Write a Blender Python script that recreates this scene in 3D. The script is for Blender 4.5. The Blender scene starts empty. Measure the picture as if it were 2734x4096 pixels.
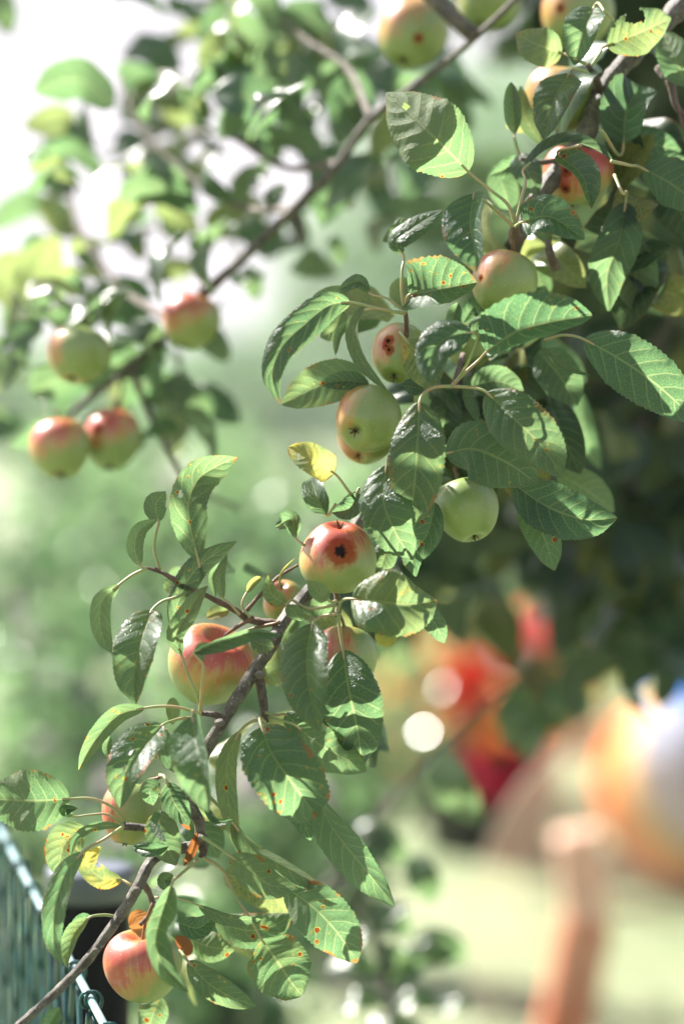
import bpy, math, random
import numpy as np
from mathutils import Vector, Matrix

random.seed(7); rng = np.random.default_rng(7)
scene = bpy.context.scene
COL = scene.collection
R = math.radians

# ------------------------------------------------------------------ camera
FOC = 85.0; SH = 36.0
CAM = Vector((0, 0, 1.5)); PITCH = R(-2.83); FOCUS = 1.95
cd = bpy.data.cameras.new('camera'); cam = bpy.data.objects.new('camera', cd); COL.objects.link(cam)
cam.location = CAM; cam.rotation_euler = (R(90) + PITCH, 0, 0)
cd.lens = FOC; cd.sensor_fit = 'VERTICAL'; cd.sensor_height = SH; cd.sensor_width = 24.03
cd.clip_start = 0.05; cd.clip_end = 3000
cd.dof.use_dof = True; cd.dof.focus_distance = FOCUS; cd.dof.aperture_fstop = 1.8
scene.camera = cam

# ------------------------------------------------------------------ light
SUN_EL, SUN_AZ = R(45), R(-52)       # azimuth from +Y, negative = towards the left
sun_dir = Vector((math.cos(SUN_EL) * math.sin(SUN_AZ), math.cos(SUN_EL) * math.cos(SUN_AZ), math.sin(SUN_EL)))
sl = bpy.data.lights.new('sun', 'SUN'); sl.energy = 5.0; sl.angle = R(0.5); sl.color = (1.0, 0.955, 0.89)
so = bpy.data.objects.new('sun', sl); COL.objects.link(so); so.rotation_euler = sun_dir.to_track_quat('Z', 'Y').to_euler()
so.location = (-4, 5, 8)
W_ = bpy.data.worlds.new('World'); scene.world = W_; W_.use_nodes = True
nt = W_.node_tree; nt.nodes.clear()
sky = nt.nodes.new('ShaderNodeTexSky'); sky.sky_type = 'NISHITA'; sky.sun_disc = False
sky.sun_elevation = SUN_EL; sky.sun_rotation = SUN_AZ; sky.air_density = 1.0; sky.dust_density = 2.0
tc = nt.nodes.new('ShaderNodeTexCoord'); mp = nt.nodes.new('ShaderNodeMapping'); mp.inputs['Scale'].default_value = (2.2, 2.2, 5.0)
nz = nt.nodes.new('ShaderNodeTexNoise'); nz.inputs['Scale'].default_value = 2.6; nz.inputs['Detail'].default_value = 5
rp = nt.nodes.new('ShaderNodeValToRGB'); rp.color_ramp.elements[0].position = 0.48; rp.color_ramp.elements[0].color = (0,)*3 + (1,)
rp.color_ramp.elements[1].position = 0.66; rp.color_ramp.elements[1].color = (1, 1, 1, 1)
mx = nt.nodes.new('ShaderNodeMix'); mx.data_type = 'RGBA'
mx.inputs[7].default_value = (4.5, 4.15, 4.45, 1)
bg = nt.nodes.new('ShaderNodeBackground'); bg.inputs['Strength'].default_value = 0.066
ow = nt.nodes.new('ShaderNodeOutputWorld')
lk = nt.links.new
lk(tc.outputs['Generated'], mp.inputs[0]); lk(mp.outputs[0], nz.inputs['Vector']); lk(nz.outputs['Fac'], rp.inputs[0])
sz = nt.nodes.new('ShaderNodeSeparateXYZ'); lk(tc.outputs['Generated'], sz.inputs[0])
mr = nt.nodes.new('ShaderNodeMapRange'); mr.interpolation_type = 'SMOOTHSTEP'; lk(sz.outputs['Z'], mr.inputs[0])
mr.inputs[1].default_value = 0.12; mr.inputs[2].default_value = 0.32; mr.inputs[3].default_value = 1.0; mr.inputs[4].default_value = 0.0
mm = nt.nodes.new('ShaderNodeMath'); mm.operation = 'MAXIMUM'; lk(rp.outputs[0], mm.inputs[0]); lk(mr.outputs[0], mm.inputs[1])
lk(mm.outputs[0], mx.inputs[0]); lk(sky.outputs[0], mx.inputs[6]); lk(mx.outputs[2], bg.inputs[0]); lk(bg.outputs[0], ow.inputs[0])
vs = scene.view_settings; vs.view_transform = 'Standard'; vs.look = 'None'; vs.gamma = 1; vs.use_curve_mapping = False
vs.exposure = 1.95
cy = scene.cycles
cy.use_denoising = True; cy.max_bounces = 8; cy.transparent_max_bounces = 6; cy.sample_clamp_indirect = 6; cy.caustics_reflective = False
try: cy.denoiser = 'OPENIMAGEDENOISE'
except Exception: pass

# ------------------------------------------------------------------ pixel -> place
CM = Matrix.Translation(CAM) @ Matrix.Rotation(R(90) + PITCH, 4, 'X')
FPX = FOC / SH * 4096
def P(x, y, D=FOCUS):
    return np.array(CM @ Vector(((x - 1367) / FPX * D, -(y - 2048) / FPX * D, -D)))
def PD(x, y, D): return P(x * 1.7437, y * 1.7437, D)
def px(D=FOCUS): return D / FPX          # metres per photo pixel
K = 1.7437

# ------------------------------------------------------------------ materials
def mat(name):
    m = bpy.data.materials.new(name); m.use_nodes = True; m.node_tree.nodes.clear(); return m, m.node_tree
def node(t, ty, **kw):
    n = t.nodes.new(ty)
    for k, v in kw.items():
        if k in n.inputs.keys() if isinstance(k, str) else False: n.inputs[k].default_value = v
        else: setattr(n, k, v)
    return n
def mth(t, op, a, b=None, c=None, clamp=False):
    n = t.nodes.new('ShaderNodeMath'); n.operation = op; n.use_clamp = clamp
    for i, v in enumerate((a, b, c)):
        if v is None: continue
        if isinstance(v, (int, float)): n.inputs[i].default_value = v
        else: t.links.new(v, n.inputs[i])
    return n.outputs[0]
def smooth(t, v, lo, hi, a=0.0, b=1.0):
    n = t.nodes.new('ShaderNodeMapRange'); n.interpolation_type = 'SMOOTHSTEP'
    t.links.new(v, n.inputs[0])
    for i, q in enumerate((lo, hi, a, b)):
        if isinstance(q, (int, float)): n.inputs[i + 1].default_value = q
        else: t.links.new(q, n.inputs[i + 1])
    return n.outputs[0]
def mixc(t, f, a, b):
    n = t.nodes.new('ShaderNodeMix'); n.data_type = 'RGBA'
    for i, v in ((0, f), (6, a), (7, b)):
        if isinstance(v, (int, float)): n.inputs[i].default_value = v
        elif isinstance(v, tuple): n.inputs[i].default_value = v + (1,) if len(v) == 3 else v
        else: t.links.new(v, n.inputs[i])
    return n.outputs[2]
def attr(t, name, ty='OBJECT'):
    n = t.nodes.new('ShaderNodeAttribute'); n.attribute_type = ty; n.attribute_name = name; return n.outputs['Fac']
def noise(t, scale, detail=3, vec=None, rough=0.5, w=None):
    n = t.nodes.new('ShaderNodeTexNoise'); n.inputs['Scale'].default_value = scale; n.inputs['Detail'].default_value = detail
    n.inputs['Roughness'].default_value = rough
    if vec is not None: t.links.new(vec, n.inputs['Vector'])
    return n.outputs['Fac']

def leaf_material(name, hero=True, dark=1.0, gloss=0.42, trans=0.48, uk=0.72, spec=0.75):
    m, t = mat(name); L = t.links.new
    out = t.nodes.new('ShaderNodeOutputMaterial')
    uv = t.nodes.new('ShaderNodeUVMap').outputs[0]
    sp = t.nodes.new('ShaderNodeSeparateXYZ'); L(uv, sp.inputs[0])
    u = sp.outputs[0]; v = mth(t, 'MULTIPLY', mth(t, 'SUBTRACT', sp.outputs[1], 0.5), 2.0); av = mth(t, 'ABSOLUTE', v)
    oi = t.nodes.new('ShaderNodeObjectInfo'); rnd = oi.outputs['Random']
    tcn = t.nodes.new('ShaderNodeTexCoord'); obv = tcn.outputs['Object']
    rust = attr(t, 'rust'); yel = attr(t, 'yellow'); dry = attr(t, 'dry')
    geo = t.nodes.new('ShaderNodeNewGeometry'); back = geo.outputs['Backfacing']
    # veins
    mid = smooth(t, av, 0.02, 0.055, 1.0, 0.0)
    ph = mth(t, 'MULTIPLY', mth(t, 'SUBTRACT', u, mth(t, 'MULTIPLY', mth(t, 'POWER', av, 1.25), 0.20)), 8.0)
    fr = mth(t, 'ABSOLUTE', mth(t, 'SUBTRACT', mth(t, 'FRACT', ph), 0.5))
    side = mth(t, 'MULTIPLY', smooth(t, fr, 0.42, 0.475), smooth(t, av, 0.97, 0.75))
    vein = mth(t, 'MAXIMUM', mid, mth(t, 'MULTIPLY', side, 0.75))
    vor = t.nodes.new('ShaderNodeTexVoronoi'); vor.feature = 'DISTANCE_TO_EDGE'; vor.inputs['Scale'].default_value = 420
    L(obv, vor.inputs['Vector'])
    net = smooth(t, vor.outputs['Distance'], 0.02, 0.10, 1.0, 0.0)
    n1 = noise(t, 60, 4, obv); n2 = noise(t, 230, 4, obv)
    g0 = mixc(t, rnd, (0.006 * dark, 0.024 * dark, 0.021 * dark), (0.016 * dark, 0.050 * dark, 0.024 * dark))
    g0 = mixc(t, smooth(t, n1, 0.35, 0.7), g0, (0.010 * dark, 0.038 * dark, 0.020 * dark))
    top = mixc(t, mth(t, 'MULTIPLY', vein, 0.40), g0, (0.15, 0.22, 0.09))
    top = mixc(t, mth(t, 'MULTIPLY', net, 0.14), top, (0.16, 0.26, 0.07))
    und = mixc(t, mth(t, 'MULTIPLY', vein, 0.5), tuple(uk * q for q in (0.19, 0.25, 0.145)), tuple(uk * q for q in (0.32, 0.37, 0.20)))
    und = mixc(t, mth(t, 'MULTIPLY', net, 0.25), und, tuple(uk * q for q in (0.24, 0.30, 0.14)))
    base = mixc(t, back, top, und)
    tr = mixc(t, rnd, (0.105, 0.25, 0.10), (0.20, 0.35, 0.145))
    tr = mixc(t, mth(t, 'MULTIPLY', vein, 0.6), tr, (0.56, 0.64, 0.28))
    tr = mixc(t, mth(t, 'MULTIPLY', net, 0.35), tr, (0.38, 0.54, 0.20))
    # yellowing patches, rust specks with a yellow rim
    ym = mth(t, 'MULTIPLY', yel, smooth(t, noise(t, 45, 3, obv), 0.30, 0.62), clamp=True)
    base = mixc(t, ym, base, (0.42, 0.40, 0.07)); tr = mixc(t, ym, tr, (0.80, 0.66, 0.13))
    sv = t.nodes.new('ShaderNodeTexVoronoi'); sv.inputs['Scale'].default_value = 190; L(obv, sv.inputs['Vector'])
    thr = mth(t, 'SUBTRACT', 1.0, mth(t, 'MULTIPLY', rust, 0.32))
    sc = t.nodes.new('ShaderNodeSeparateColor'); L(sv.outputs['Color'], sc.inputs[0])
    on = mth(t, 'MULTIPLY', mth(t, 'GREATER_THAN', sc.outputs[0], thr), smooth(t, noise(t, 28, 2, obv), 0.42, 0.5))
    dd = mth(t, 'ADD', sv.outputs['Distance'], mth(t, 'MULTIPLY', mth(t, 'SUBTRACT', n2, 0.5), 0.55))
    size = mth(t, 'ADD', 0.02, mth(t, 'MULTIPLY', mth(t, 'POWER', sc.outputs[1], 2.5), 0.42))
    halo = mth(t, 'MULTIPLY', on, smooth(t, mth(t, 'SUBTRACT', dd, size), 0.0, 0.20, 1.0, 0.0))
    core = mth(t, 'MULTIPLY', on, smooth(t, mth(t, 'SUBTRACT', dd, size), -0.06, 0.03, 1.0, 0.0))
    nR = noise(t, 150, 4, obv, 0.6); msk = smooth(t, noise(t, 34, 2, obv), 0.46, 0.60)
    th2 = mth(t, 'SUBTRACT', mth(t, 'ADD', 0.74, mth(t, 'MULTIPLY', mth(t, 'SUBTRACT', 1.0, msk), 0.5)), mth(t, 'MULTIPLY', rust, 0.13))
    ex = mth(t, 'SUBTRACT', nR, th2)
    core = mth(t, 'MAXIMUM', core, smooth(t, ex, 0.0, 0.02)); halo = mth(t, 'MAXIMUM', halo, smooth(t, ex, -0.05, 0.0))
    base = mixc(t, mth(t, 'MULTIPLY', halo, 0.6), base, (0.40, 0.33, 0.05)); tr = mixc(t, mth(t, 'MULTIPLY', halo, 0.6), tr, (0.75, 0.55, 0.08))
    base = mixc(t, core, base, (0.13, 0.032, 0.012)); tr = mixc(t, core, tr, (0.32, 0.07, 0.012))
    # scorched rim / tip
    edge = mth(t, 'MULTIPLY', smooth(t, mth(t, 'ADD', mth(t, 'MAXIMUM', av, smooth(t, u, 0.75, 1.0)), mth(t, 'MULTIPLY', mth(t, 'SUBTRACT', n1, 0.5), 1.2)), 0.98, 1.08), mth(t, 'MULTIPLY', rust, 1.1, clamp=True))
    base = mixc(t, edge, base, (0.22, 0.075, 0.02)); tr = mixc(t, edge, tr, (0.55, 0.22, 0.04))
    base = mixc(t, dry, base, (0.17, 0.075, 0.035)); tr = mixc(t, dry, tr, (0.40, 0.15, 0.04))
    bs = t.nodes.new('ShaderNodeBsdfPrincipled'); L(base, bs.inputs['Base Color'])
    gl = smooth(t, noise(t, 90, 4, obv), 0.3, 0.7, gloss - .08, gloss + .10)
    L(mixc(t, back, gl, (0.62,) * 3), bs.inputs['Roughness'])
    L(mixc(t, back, (spec,) * 3, (spec * .4,) * 3), bs.inputs['Specular IOR Level'])
    h = mth(t, 'SUBTRACT', mth(t, 'MULTIPLY', n2, 0.8), mth(t, 'ADD', mth(t, 'MULTIPLY', vein, 0.9), mth(t, 'MULTIPLY', net, 0.55)))
    bp = t.nodes.new('ShaderNodeBump'); bp.inputs['Strength'].default_value = 0.8; bp.inputs['Distance'].default_value = 0.0009
    L(h, bp.inputs['Height'])
    if hero: L(bp.outputs[0], bs.inputs['Normal'])
    tl = t.nodes.new('ShaderNodeBsdfTranslucent'); L(tr, tl.inputs[0])
    ms = t.nodes.new('ShaderNodeMixShader'); ms.inputs[0].default_value = trans
    L(bs.outputs[0], ms.inputs[1]); L(tl.outputs[0], ms.inputs[2]); L(ms.outputs[0], out.inputs[0])
    return m

def simple(name, col, rough=0.6, spec=0.5, metal=0.0, nscale=None, col2=None, bump=0.0, bscale=50, bdist=0.002, sub=0.0):
    m, t = mat(name); L = t.links.new
    out = t.nodes.new('ShaderNodeOutputMaterial'); bs = t.nodes.new('ShaderNodeBsdfPrincipled')
    tcn = t.nodes.new('ShaderNodeTexCoord')
    if nscale: L(mixc(t, smooth(t, noise(t, nscale, 5, tcn.outputs['Object']), 0.35, 0.65), col, col2), bs.inputs['Base Color'])
    else: bs.inputs['Base Color'].default_value = col + (1,)
    bs.inputs['Roughness'].default_value = rough; bs.inputs['Specular IOR Level'].default_value = spec; bs.inputs['Metallic'].default_value = metal
    if bump:
        bp = t.nodes.new('ShaderNodeBump'); bp.inputs['Strength'].default_value = bump; bp.inputs['Distance'].default_value = bdist
        L(noise(t, bscale, 6, tcn.outputs['Object'], 0.65), bp.inputs['Height']); L(bp.outputs[0], bs.inputs['Normal'])
    L(bs.outputs[0], out.inputs[0]); return m

def bark_material():
    m, t = mat('bark'); L = t.links.new
    out = t.nodes.new('ShaderNodeOutputMaterial'); bs = t.nodes.new('ShaderNodeBsdfPrincipled')
    uv = t.nodes.new('ShaderNodeUVMap').outputs[0]; tcn = t.nodes.new('ShaderNodeTexCoord').outputs['Object']
    mpn = t.nodes.new('ShaderNodeMapping'); mpn.inputs['Scale'].default_value = (1.0, 6.0, 1.0); L(uv, mpn.inputs[0])
    nA = noise(t, 90, 6, tcn, 0.7); nB = noise(t, 18, 4, mpn.outputs[0], 0.6); nC = noise(t, 420, 3, tcn)
    yg = attr(t, 'young')
    c = mixc(t, smooth(t, nA, 0.35, 0.65), (0.055, 0.043, 0.033), (0.19, 0.165, 0.13))
    c = mixc(t, smooth(t, nC, 0.62, 0.7), c, (0.34, 0.32, 0.26))
    c2 = mixc(t, smooth(t, nA, 0.35, 0.65), (0.15, 0.075, 0.045), (0.22, 0.13, 0.085))
    c = mixc(t, yg, c, c2)
    L(c, bs.inputs['Base Color']); bs.inputs['Roughness'].default_value = 0.55; bs.inputs['Specular IOR Level'].default_value = 0.5
    bp = t.nodes.new('ShaderNodeBump'); bp.inputs['Strength'].default_value = 0.8; bp.inputs['Distance'].default_value = 0.0016
    L(mth(t, 'ADD', nA, mth(t, 'MULTIPLY', nB, 1.2)), bp.inputs['Height']); L(bp.outputs[0], bs.inputs['Normal'])
    L(bs.outputs[0], out.inputs[0]); return m

def apple_material():
    m, t = mat('apple_skin'); L = t.links.new
    out = t.nodes.new('ShaderNodeOutputMaterial'); bs = t.nodes.new('ShaderNodeBsdfPrincipled')
    tcn = t.nodes.new('ShaderNodeTexCoord').outputs['Object']
    uv = t.nodes.new('ShaderNodeUVMap').outputs[0]
    mpn = t.nodes.new('ShaderNodeMapping'); mpn.inputs['Scale'].default_value = (46, 2.0, 1); L(uv, mpn.inputs[0])
    streak = noise(t, 1.0, 5, mpn.outputs[0], 0.65); n1 = noise(t, 45, 5, tcn, 0.6); n2 = noise(t, 240, 3, tcn)
    bl = attr(t, 'blush', 'GEOMETRY'); rot = attr(t, 'rot', 'GEOMETRY')
    rnd = t.nodes.new('ShaderNodeObjectInfo').outputs['Random']
    g = mixc(t, rnd, (0.15, 0.235, 0.045), (0.21, 0.27, 0.055))
    g = mixc(t, smooth(t, n1, 0.3, 0.7), g, (0.21, 0.27, 0.065))
    jit = mth(t, 'ADD', mth(t, 'MULTIPLY', mth(t, 'SUBTRACT', streak, 0.5), 1.3), mth(t, 'MULTIPLY', mth(t, 'SUBTRACT', n1, 0.5), 1.3))
    b1 = smooth(t, mth(t, 'ADD', bl, mth(t, 'MULTIPLY', jit, 0.55)), 0.14, 0.50)
    b2 = smooth(t, mth(t, 'ADD', bl, mth(t, 'MULTIPLY', jit, 0.9)), 0.42, 0.85)
    c = mixc(t, mth(t, 'MULTIPLY', b1, 0.72), g, (0.50, 0.22, 0.055)); c = mixc(t, mth(t, 'MULTIPLY', b2, 0.95), c, (0.42, 0.045, 0.022))
    lent = t.nodes.new('ShaderNodeTexVoronoi'); lent.inputs['Scale'].default_value = 210; L(tcn, lent.inputs['Vector'])
    c = mixc(t, smooth(t, lent.outputs['Distance'], 0.05, 0.16, 0.45, 0.0), c, (0.62, 0.60, 0.34))
    r1 = smooth(t, mth(t, 'ADD', rot, mth(t, 'MULTIPLY', mth(t, 'SUBTRACT', n2, 0.5), 0.5)), 0.12, 0.5)
    r2 = smooth(t, mth(t, 'ADD', rot, mth(t, 'MULTIPLY', mth(t, 'SUBTRACT', n2, 0.5), 0.45)), 0.66, 0.80)
    c = mixc(t, mth(t, 'MULTIPLY', r1, 0.85), c, (0.26, 0.05, 0.022)); c = mixc(t, r2, c, (0.018, 0.012, 0.012))
    L(c, bs.inputs['Base Color']); L(smooth(t, n1, .3, .7, .34, .50), bs.inputs['Roughness']); L(mth(t, 'MULTIPLY', mth(t, 'SUBTRACT', 1.0, r1), 1.0), bs.inputs['Specular IOR Level'])
    bs.inputs['Subsurface Weight'].default_value = 0.25; bs.inputs['Subsurface Radius'].default_value = (0.012, 0.009, 0.004); bs.inputs['Subsurface Scale'].default_value = 0.5
    bp = t.nodes.new('ShaderNodeBump'); bp.inputs['Strength'].default_value = 0.12; bp.inputs['Distance'].default_value = 0.001
    L(n2, bp.inputs['Height']); L(bp.outputs[0], bs.inputs['Normal'])
    L(bs.outputs[0], out.inputs[0]); return m

def petiole_material():
    return simple('petiole_skin', (0.24, 0.30, 0.11), 0.5, 0.6, nscale=60, col2=(0.38, 0.27, 0.14))

M_LEAF = leaf_material('apple_leaf'); M_LEAFB = leaf_material('apple_leaf_far', hero=False, dark=.9, gloss=0.36, trans=0.42, spec=.9)
M_BUSH = leaf_material('bush_leaf', hero=False, dark=2.6, gloss=0.45, trans=0.58)
M_DENSE = leaf_material('dense_shade_leaf', hero=False, uk=.35, spec=.2, dark=0.6, gloss=0.40, trans=0.16)  # darker apple leaf, the crown's inner shade is put into its colour
M_BARK = bark_material(); M_APPLE = apple_material(); M_PET = petiole_material()
M_CALYX = simple('calyx_brown', (0.07, 0.045, 0.03), 0.8, 0.3, nscale=300, col2=(0.16, 0.10, 0.05))
M_STALK = simple('stalk_wood', (0.20, 0.13, 0.06), 0.6, 0.4, nscale=200, col2=(0.12, 0.06, 0.03))

# ------------------------------------------------------------------ mesh helpers
def mk(name, V, F, material, parent=None, uvs=None, attrs=None, smooth_=True, origin=None):
    V = np.asarray(V, float)
    o_ = np.array(origin if origin is not None else (0, 0, 0), float)
    me = bpy.data.meshes.new(name); me.from_pydata((V - o_).tolist(), [], [list(map(int, f)) for f in F] if not isinstance(F, np.ndarray) else F.tolist())
    if uvs is not None:
        ul = me.uv_layers.new(name='UVMap'); li = np.empty(len(me.loops), np.int32); me.loops.foreach_get('vertex_index', li)
        ul.data.foreach_set('uv', np.asarray(uvs, np.float32)[li].ravel())
    for k, a in (attrs or {}).items():
        at = me.attributes.new(k, 'FLOAT', 'POINT'); at.data.foreach_set('value', np.asarray(a, np.float32))
    if smooth_: me.polygons.foreach_set('use_smooth', [True] * len(me.polygons))
    me.materials.append(material); me.update()
    ob = bpy.data.objects.new(name, me); COL.objects.link(ob); ob.location = o_
    if parent is not None:
        ob.parent = parent; ob.matrix_parent_inverse = Matrix.Identity(4)
        ob.location = Vector(o_) - Vector(parent_world(parent))
    return ob
PW = {}
def parent_world(p):
    return PW.get(p.name, tuple(p.location))
def empty(name, loc, label, cat, group=None, kind=None):
    o = bpy.data.objects.new(name, None); COL.objects.link(o); o.location = Vector(loc); PW[o.name] = tuple(loc)
    o.empty_display_size = 0.05
    o['label'] = label; o['category'] = cat
    if group: o['group'] = group
    if kind: o['kind'] = kind
    return o
def tag(o, label, cat, group=None, kind=None):
    o['label'] = label; o['category'] = cat
    if group: o['group'] = group
    if kind: o['kind'] = kind
    return o
def reg(o, origin): PW[o.name] = tuple(origin); return o

def curve(pts, n):
    pts = np.asarray(pts, float)
    if len(pts) == 2: pts = np.array([pts[0], (pts[0] + pts[1]) / 2, pts[1]])
    d = np.r_[0, np.cumsum(np.linalg.norm(np.diff(pts, axis=0), axis=1))]; d /= d[-1]
    m = np.gradient(pts, d, axis=0)
    s = np.linspace(0, 1, n); i = np.clip(np.searchsorted(d, s, side='right') - 1, 0, len(d) - 2)
    h = (d[i + 1] - d[i])[:, None]; q = ((s - d[i]) / h[:, 0])[:, None]
    return ((2*q**3-3*q**2+1)*pts[i] + (q**3-2*q**2+q)*h*m[i] + (-2*q**3+3*q**2)*pts[i+1] + (q**3-q**2)*h*m[i+1])

def tube_data(C, rad, k=8, knob=0.0):
    C = np.asarray(C, float); n = len(C); rad = np.broadcast_to(rad, (n,)).astype(float)
    T = np.gradient(C, axis=0); T /= np.linalg.norm(T, axis=1)[:, None] + 1e-12
    ref = np.array([0.13, 0.97, 0.21]); V = []; uvs = []
    for i in range(n):
        a = np.cross(T[i], ref); a /= np.linalg.norm(a) + 1e-9; b = np.cross(T[i], a)
        for j in range(k):
            th = 2 * math.pi * j / k; r = rad[i] * (1 + knob * (rng.random() - 0.5))
            V.append(C[i] + r * (math.cos(th) * a + math.sin(th) * b)); uvs.append((i / (n - 1) * n * 0.05, j / k))
    F = [(i*k+j, i*k+(j+1) % k, (i+1)*k+(j+1) % k, (i+1)*k+j) for i in range(n-1) for j in range(k)]
    V += [C[0], C[-1]]; uvs += [(0, 0), (1, 0)]
    F += [((j+1) % k, j, n*k) for j in range(k)] + [((n-1)*k+j, (n-1)*k+(j+1) % k, n*k+1) for j in range(k)]
    return V, F, uvs
def tube(name, pts, r0, r1, parent, material, k=8, n=None, knob=0.0, lumps=0.0):
    n = n or max(6, 4 * len(pts)); C = curve(pts, n); s = np.linspace(0, 1, n); r = r0 + (r1 - r0) * s
    if lumps: r = r * (1 + lumps * (np.interp(s * n, np.arange(n + 1), rng.random(n + 1)) - 0.4))
    V, F, uvs = tube_data(C, r, k, knob)
    return mk(name, V, F, material, parent, uvs, origin=C[0])

def prof(u):
    f = np.sin(math.pi * np.clip(u, 0, 1) ** 0.88) ** 0.62
    f = f * (1 - 0.10 * u)
    tip = np.clip((u - 0.86) / 0.14, 0, 1)
    return f * (1 - 0.35 * tip)

def leaf_mesh(C, W, aL, aR, side='T', nu=64, nv=9, curl=-14, wave=0.10, teeth=0.04, quilt=0.046, cam_=None, Nref=None, holes=()):
    """C: n x 3 spine (base to tip), W: half width in metres, aL/aR: tilt of the two halves about the midrib"""
    n = nu; T = np.gradient(C, axis=0); T /= np.linalg.norm(T, axis=1)[:, None]
    if Nref is None:
        Cc = np.array(CAM) - C; Cc /= np.linalg.norm(Cc, axis=1)[:, None]
    else: Cc = np.broadcast_to(Nref, C.shape)
    S = np.cross(Cc, T); S /= np.linalg.norm(S, axis=1)[:, None] + 1e-9; N = np.cross(T, S)
    u = np.linspace(0, 1, n); f = prof(u); f[0] = 0.02; f[-1] = 0.0
    saw = (u * 24) % 1.0
    f = f * (1 + teeth * 2 * (saw - 0.5)) if teeth else f
    ph = rng.random() * 6.28; sg = 1 if side == 'T' else -1
    V = []; uv = []
    vv = np.linspace(-1, 1, 2 * nv + 1)
    def ang(a): 
        a = (a, a) if not isinstance(a, (tuple, list)) else a
        return np.radians(np.interp(u, np.linspace(0, 1, len(a)), a))
    AL, AR = ang(aL), ang(aR); cr = math.radians(curl)
    for v in vv:
        w = abs(v); A = AL if v > 0 else AR; s_ = 1 if v > 0 else -1
        a = A + cr * w * w * 0.8
        q = (u - 0.20 * w ** 1.25) * 8.0
        bulge = quilt * W * np.abs(np.sin(math.pi * q)) * (4 * w * (1 - w)) ** 0.5 * sg * np.minimum(1, f * 1.5)
        wav = wave * W * (np.sin(u * 9 + ph + s_) + 0.7 * np.sin(u * 17 + 2 * ph * s_)) * w ** 2 * f
        p = C + (f * W * w)[:, None] * (np.cos(a)[:, None] * S * s_ + np.sin(a)[:, None] * N) + (bulge + wav)[:, None] * N
        V.append(p); uv.append(np.c_[u, np.full(n, v * 0.5 + 0.5)])
    m = len(vv); V = np.concatenate(V); uv = np.concatenate(uv)
    F = []
    for j in range(m - 1):
        for i in range(n - 1):
            uu = (i + .5) / (n - 1); v_ = (vv[j] + vv[j + 1]) / 2
            if any((uu - h[0]) ** 2 * 5 + (v_ - h[1]) ** 2 < h[2] ** 2 for h in holes): continue
            q = (j * n + i, (j + 1) * n + i, (j + 1) * n + i + 1, j * n + i + 1)
            F.append(q if side != 'T' else q[::-1])
    return V, F, uv

# ================================================================== SETTING
def lawn_material():
    m, t = mat('lawn_grass'); L = t.links.new
    out = t.nodes.new('ShaderNodeOutputMaterial'); bs = t.nodes.new('ShaderNodeBsdfPrincipled')
    o = t.nodes.new('ShaderNodeTexCoord').outputs['Object']
    a = noise(t, 0.55, 4, o); b = noise(t, 6, 5, o); c = noise(t, 120, 3, o)
    col = mixc(t, smooth(t, a, 0.38, 0.62), (0.175, 0.24, 0.105), (0.28, 0.30, 0.17))
    col = mixc(t, smooth(t, b, 0.45, 0.7), col, (0.13, 0.19, 0.08)); col = mixc(t, smooth(t, c, 0.5, 0.7, 0, 0.5), col, (0.34, 0.33, 0.19))
    L(col, bs.inputs['Base Color']); bs.inputs['Roughness'].default_value = 0.75
    bp = t.nodes.new('ShaderNodeBump'); bp.inputs['Strength'].default_value = 0.7; bp.inputs['Distance'].default_value = 0.03
    L(c, bp.inputs['Height']); L(bp.outputs[0], bs.inputs['Normal']); L(bs.outputs[0], out.inputs[0]); return m
M_LAWN = lawn_material()
gx = np.linspace(-900, 900, 45); gy = np.linspace(-200, 2600, 57)
GV = [(x, y, 0.0) for y in gy for x in gx]; GF = [(j*45+i, j*45+i+1, (j+1)*45+i+1, (j+1)*45+i) for j in range(56) for i in range(44)]
lawn = mk('lawn', GV, GF, M_LAWN); lawn['kind'] = 'structure'

def leaf_cloud(centers, size, n_axis=(0, 0, 1), droop=0.3, seed=1):
    """many small folded leaves; returns V,F,uv"""
    r = np.random.default_rng(seed); n = len(centers)
    d = r.normal(size=(n, 3)); d[:, 2] -= droop * 2; d /= np.linalg.norm(d, axis=1)[:, None]
    nn = r.normal(size=(n, 3)) + np.array([0, 0, 1.2]); s = np.cross(nn, d); s /= np.linalg.norm(s, axis=1)[:, None] + 1e-9
    N = np.cross(d, s); L = size * (0.6 + 0.8 * r.random((n, 1))); w = L * (0.27 + 0.1 * r.random((n, 1)))
    b = centers; t_ = centers + d * L; m1 = centers + d * L * .5 - N * L * .05
    l1 = centers + d * L * .38 + s * w + N * L * .06; r1 = centers + d * L * .38 - s * w + N * L * .06
    l2 = centers + d * L * .72 + s * w * .75 + N * L * .04; r2 = centers + d * L * .72 - s * w * .75 + N * L * .04
    V = np.stack([b, l1, l2, t_, r2, r1, m1], 1).reshape(-1, 3)
    q = np.arange(n)[:, None] * 7
    F = np.concatenate([q + np.array([0, 6, 1]), q + np.array([1, 6, 2]), q + np.array([2, 6, 3]), q + np.array([3, 6, 4]), q + np.array([4, 6, 5]), q + np.array([5, 6, 0])])
    uv = np.tile(np.array([[0, .5], [.38, 1], [.72, .9], [1, .5], [.72, .1], [.38, 0], [.5, .5]]), (n, 1))
    return V, F, uv
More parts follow.
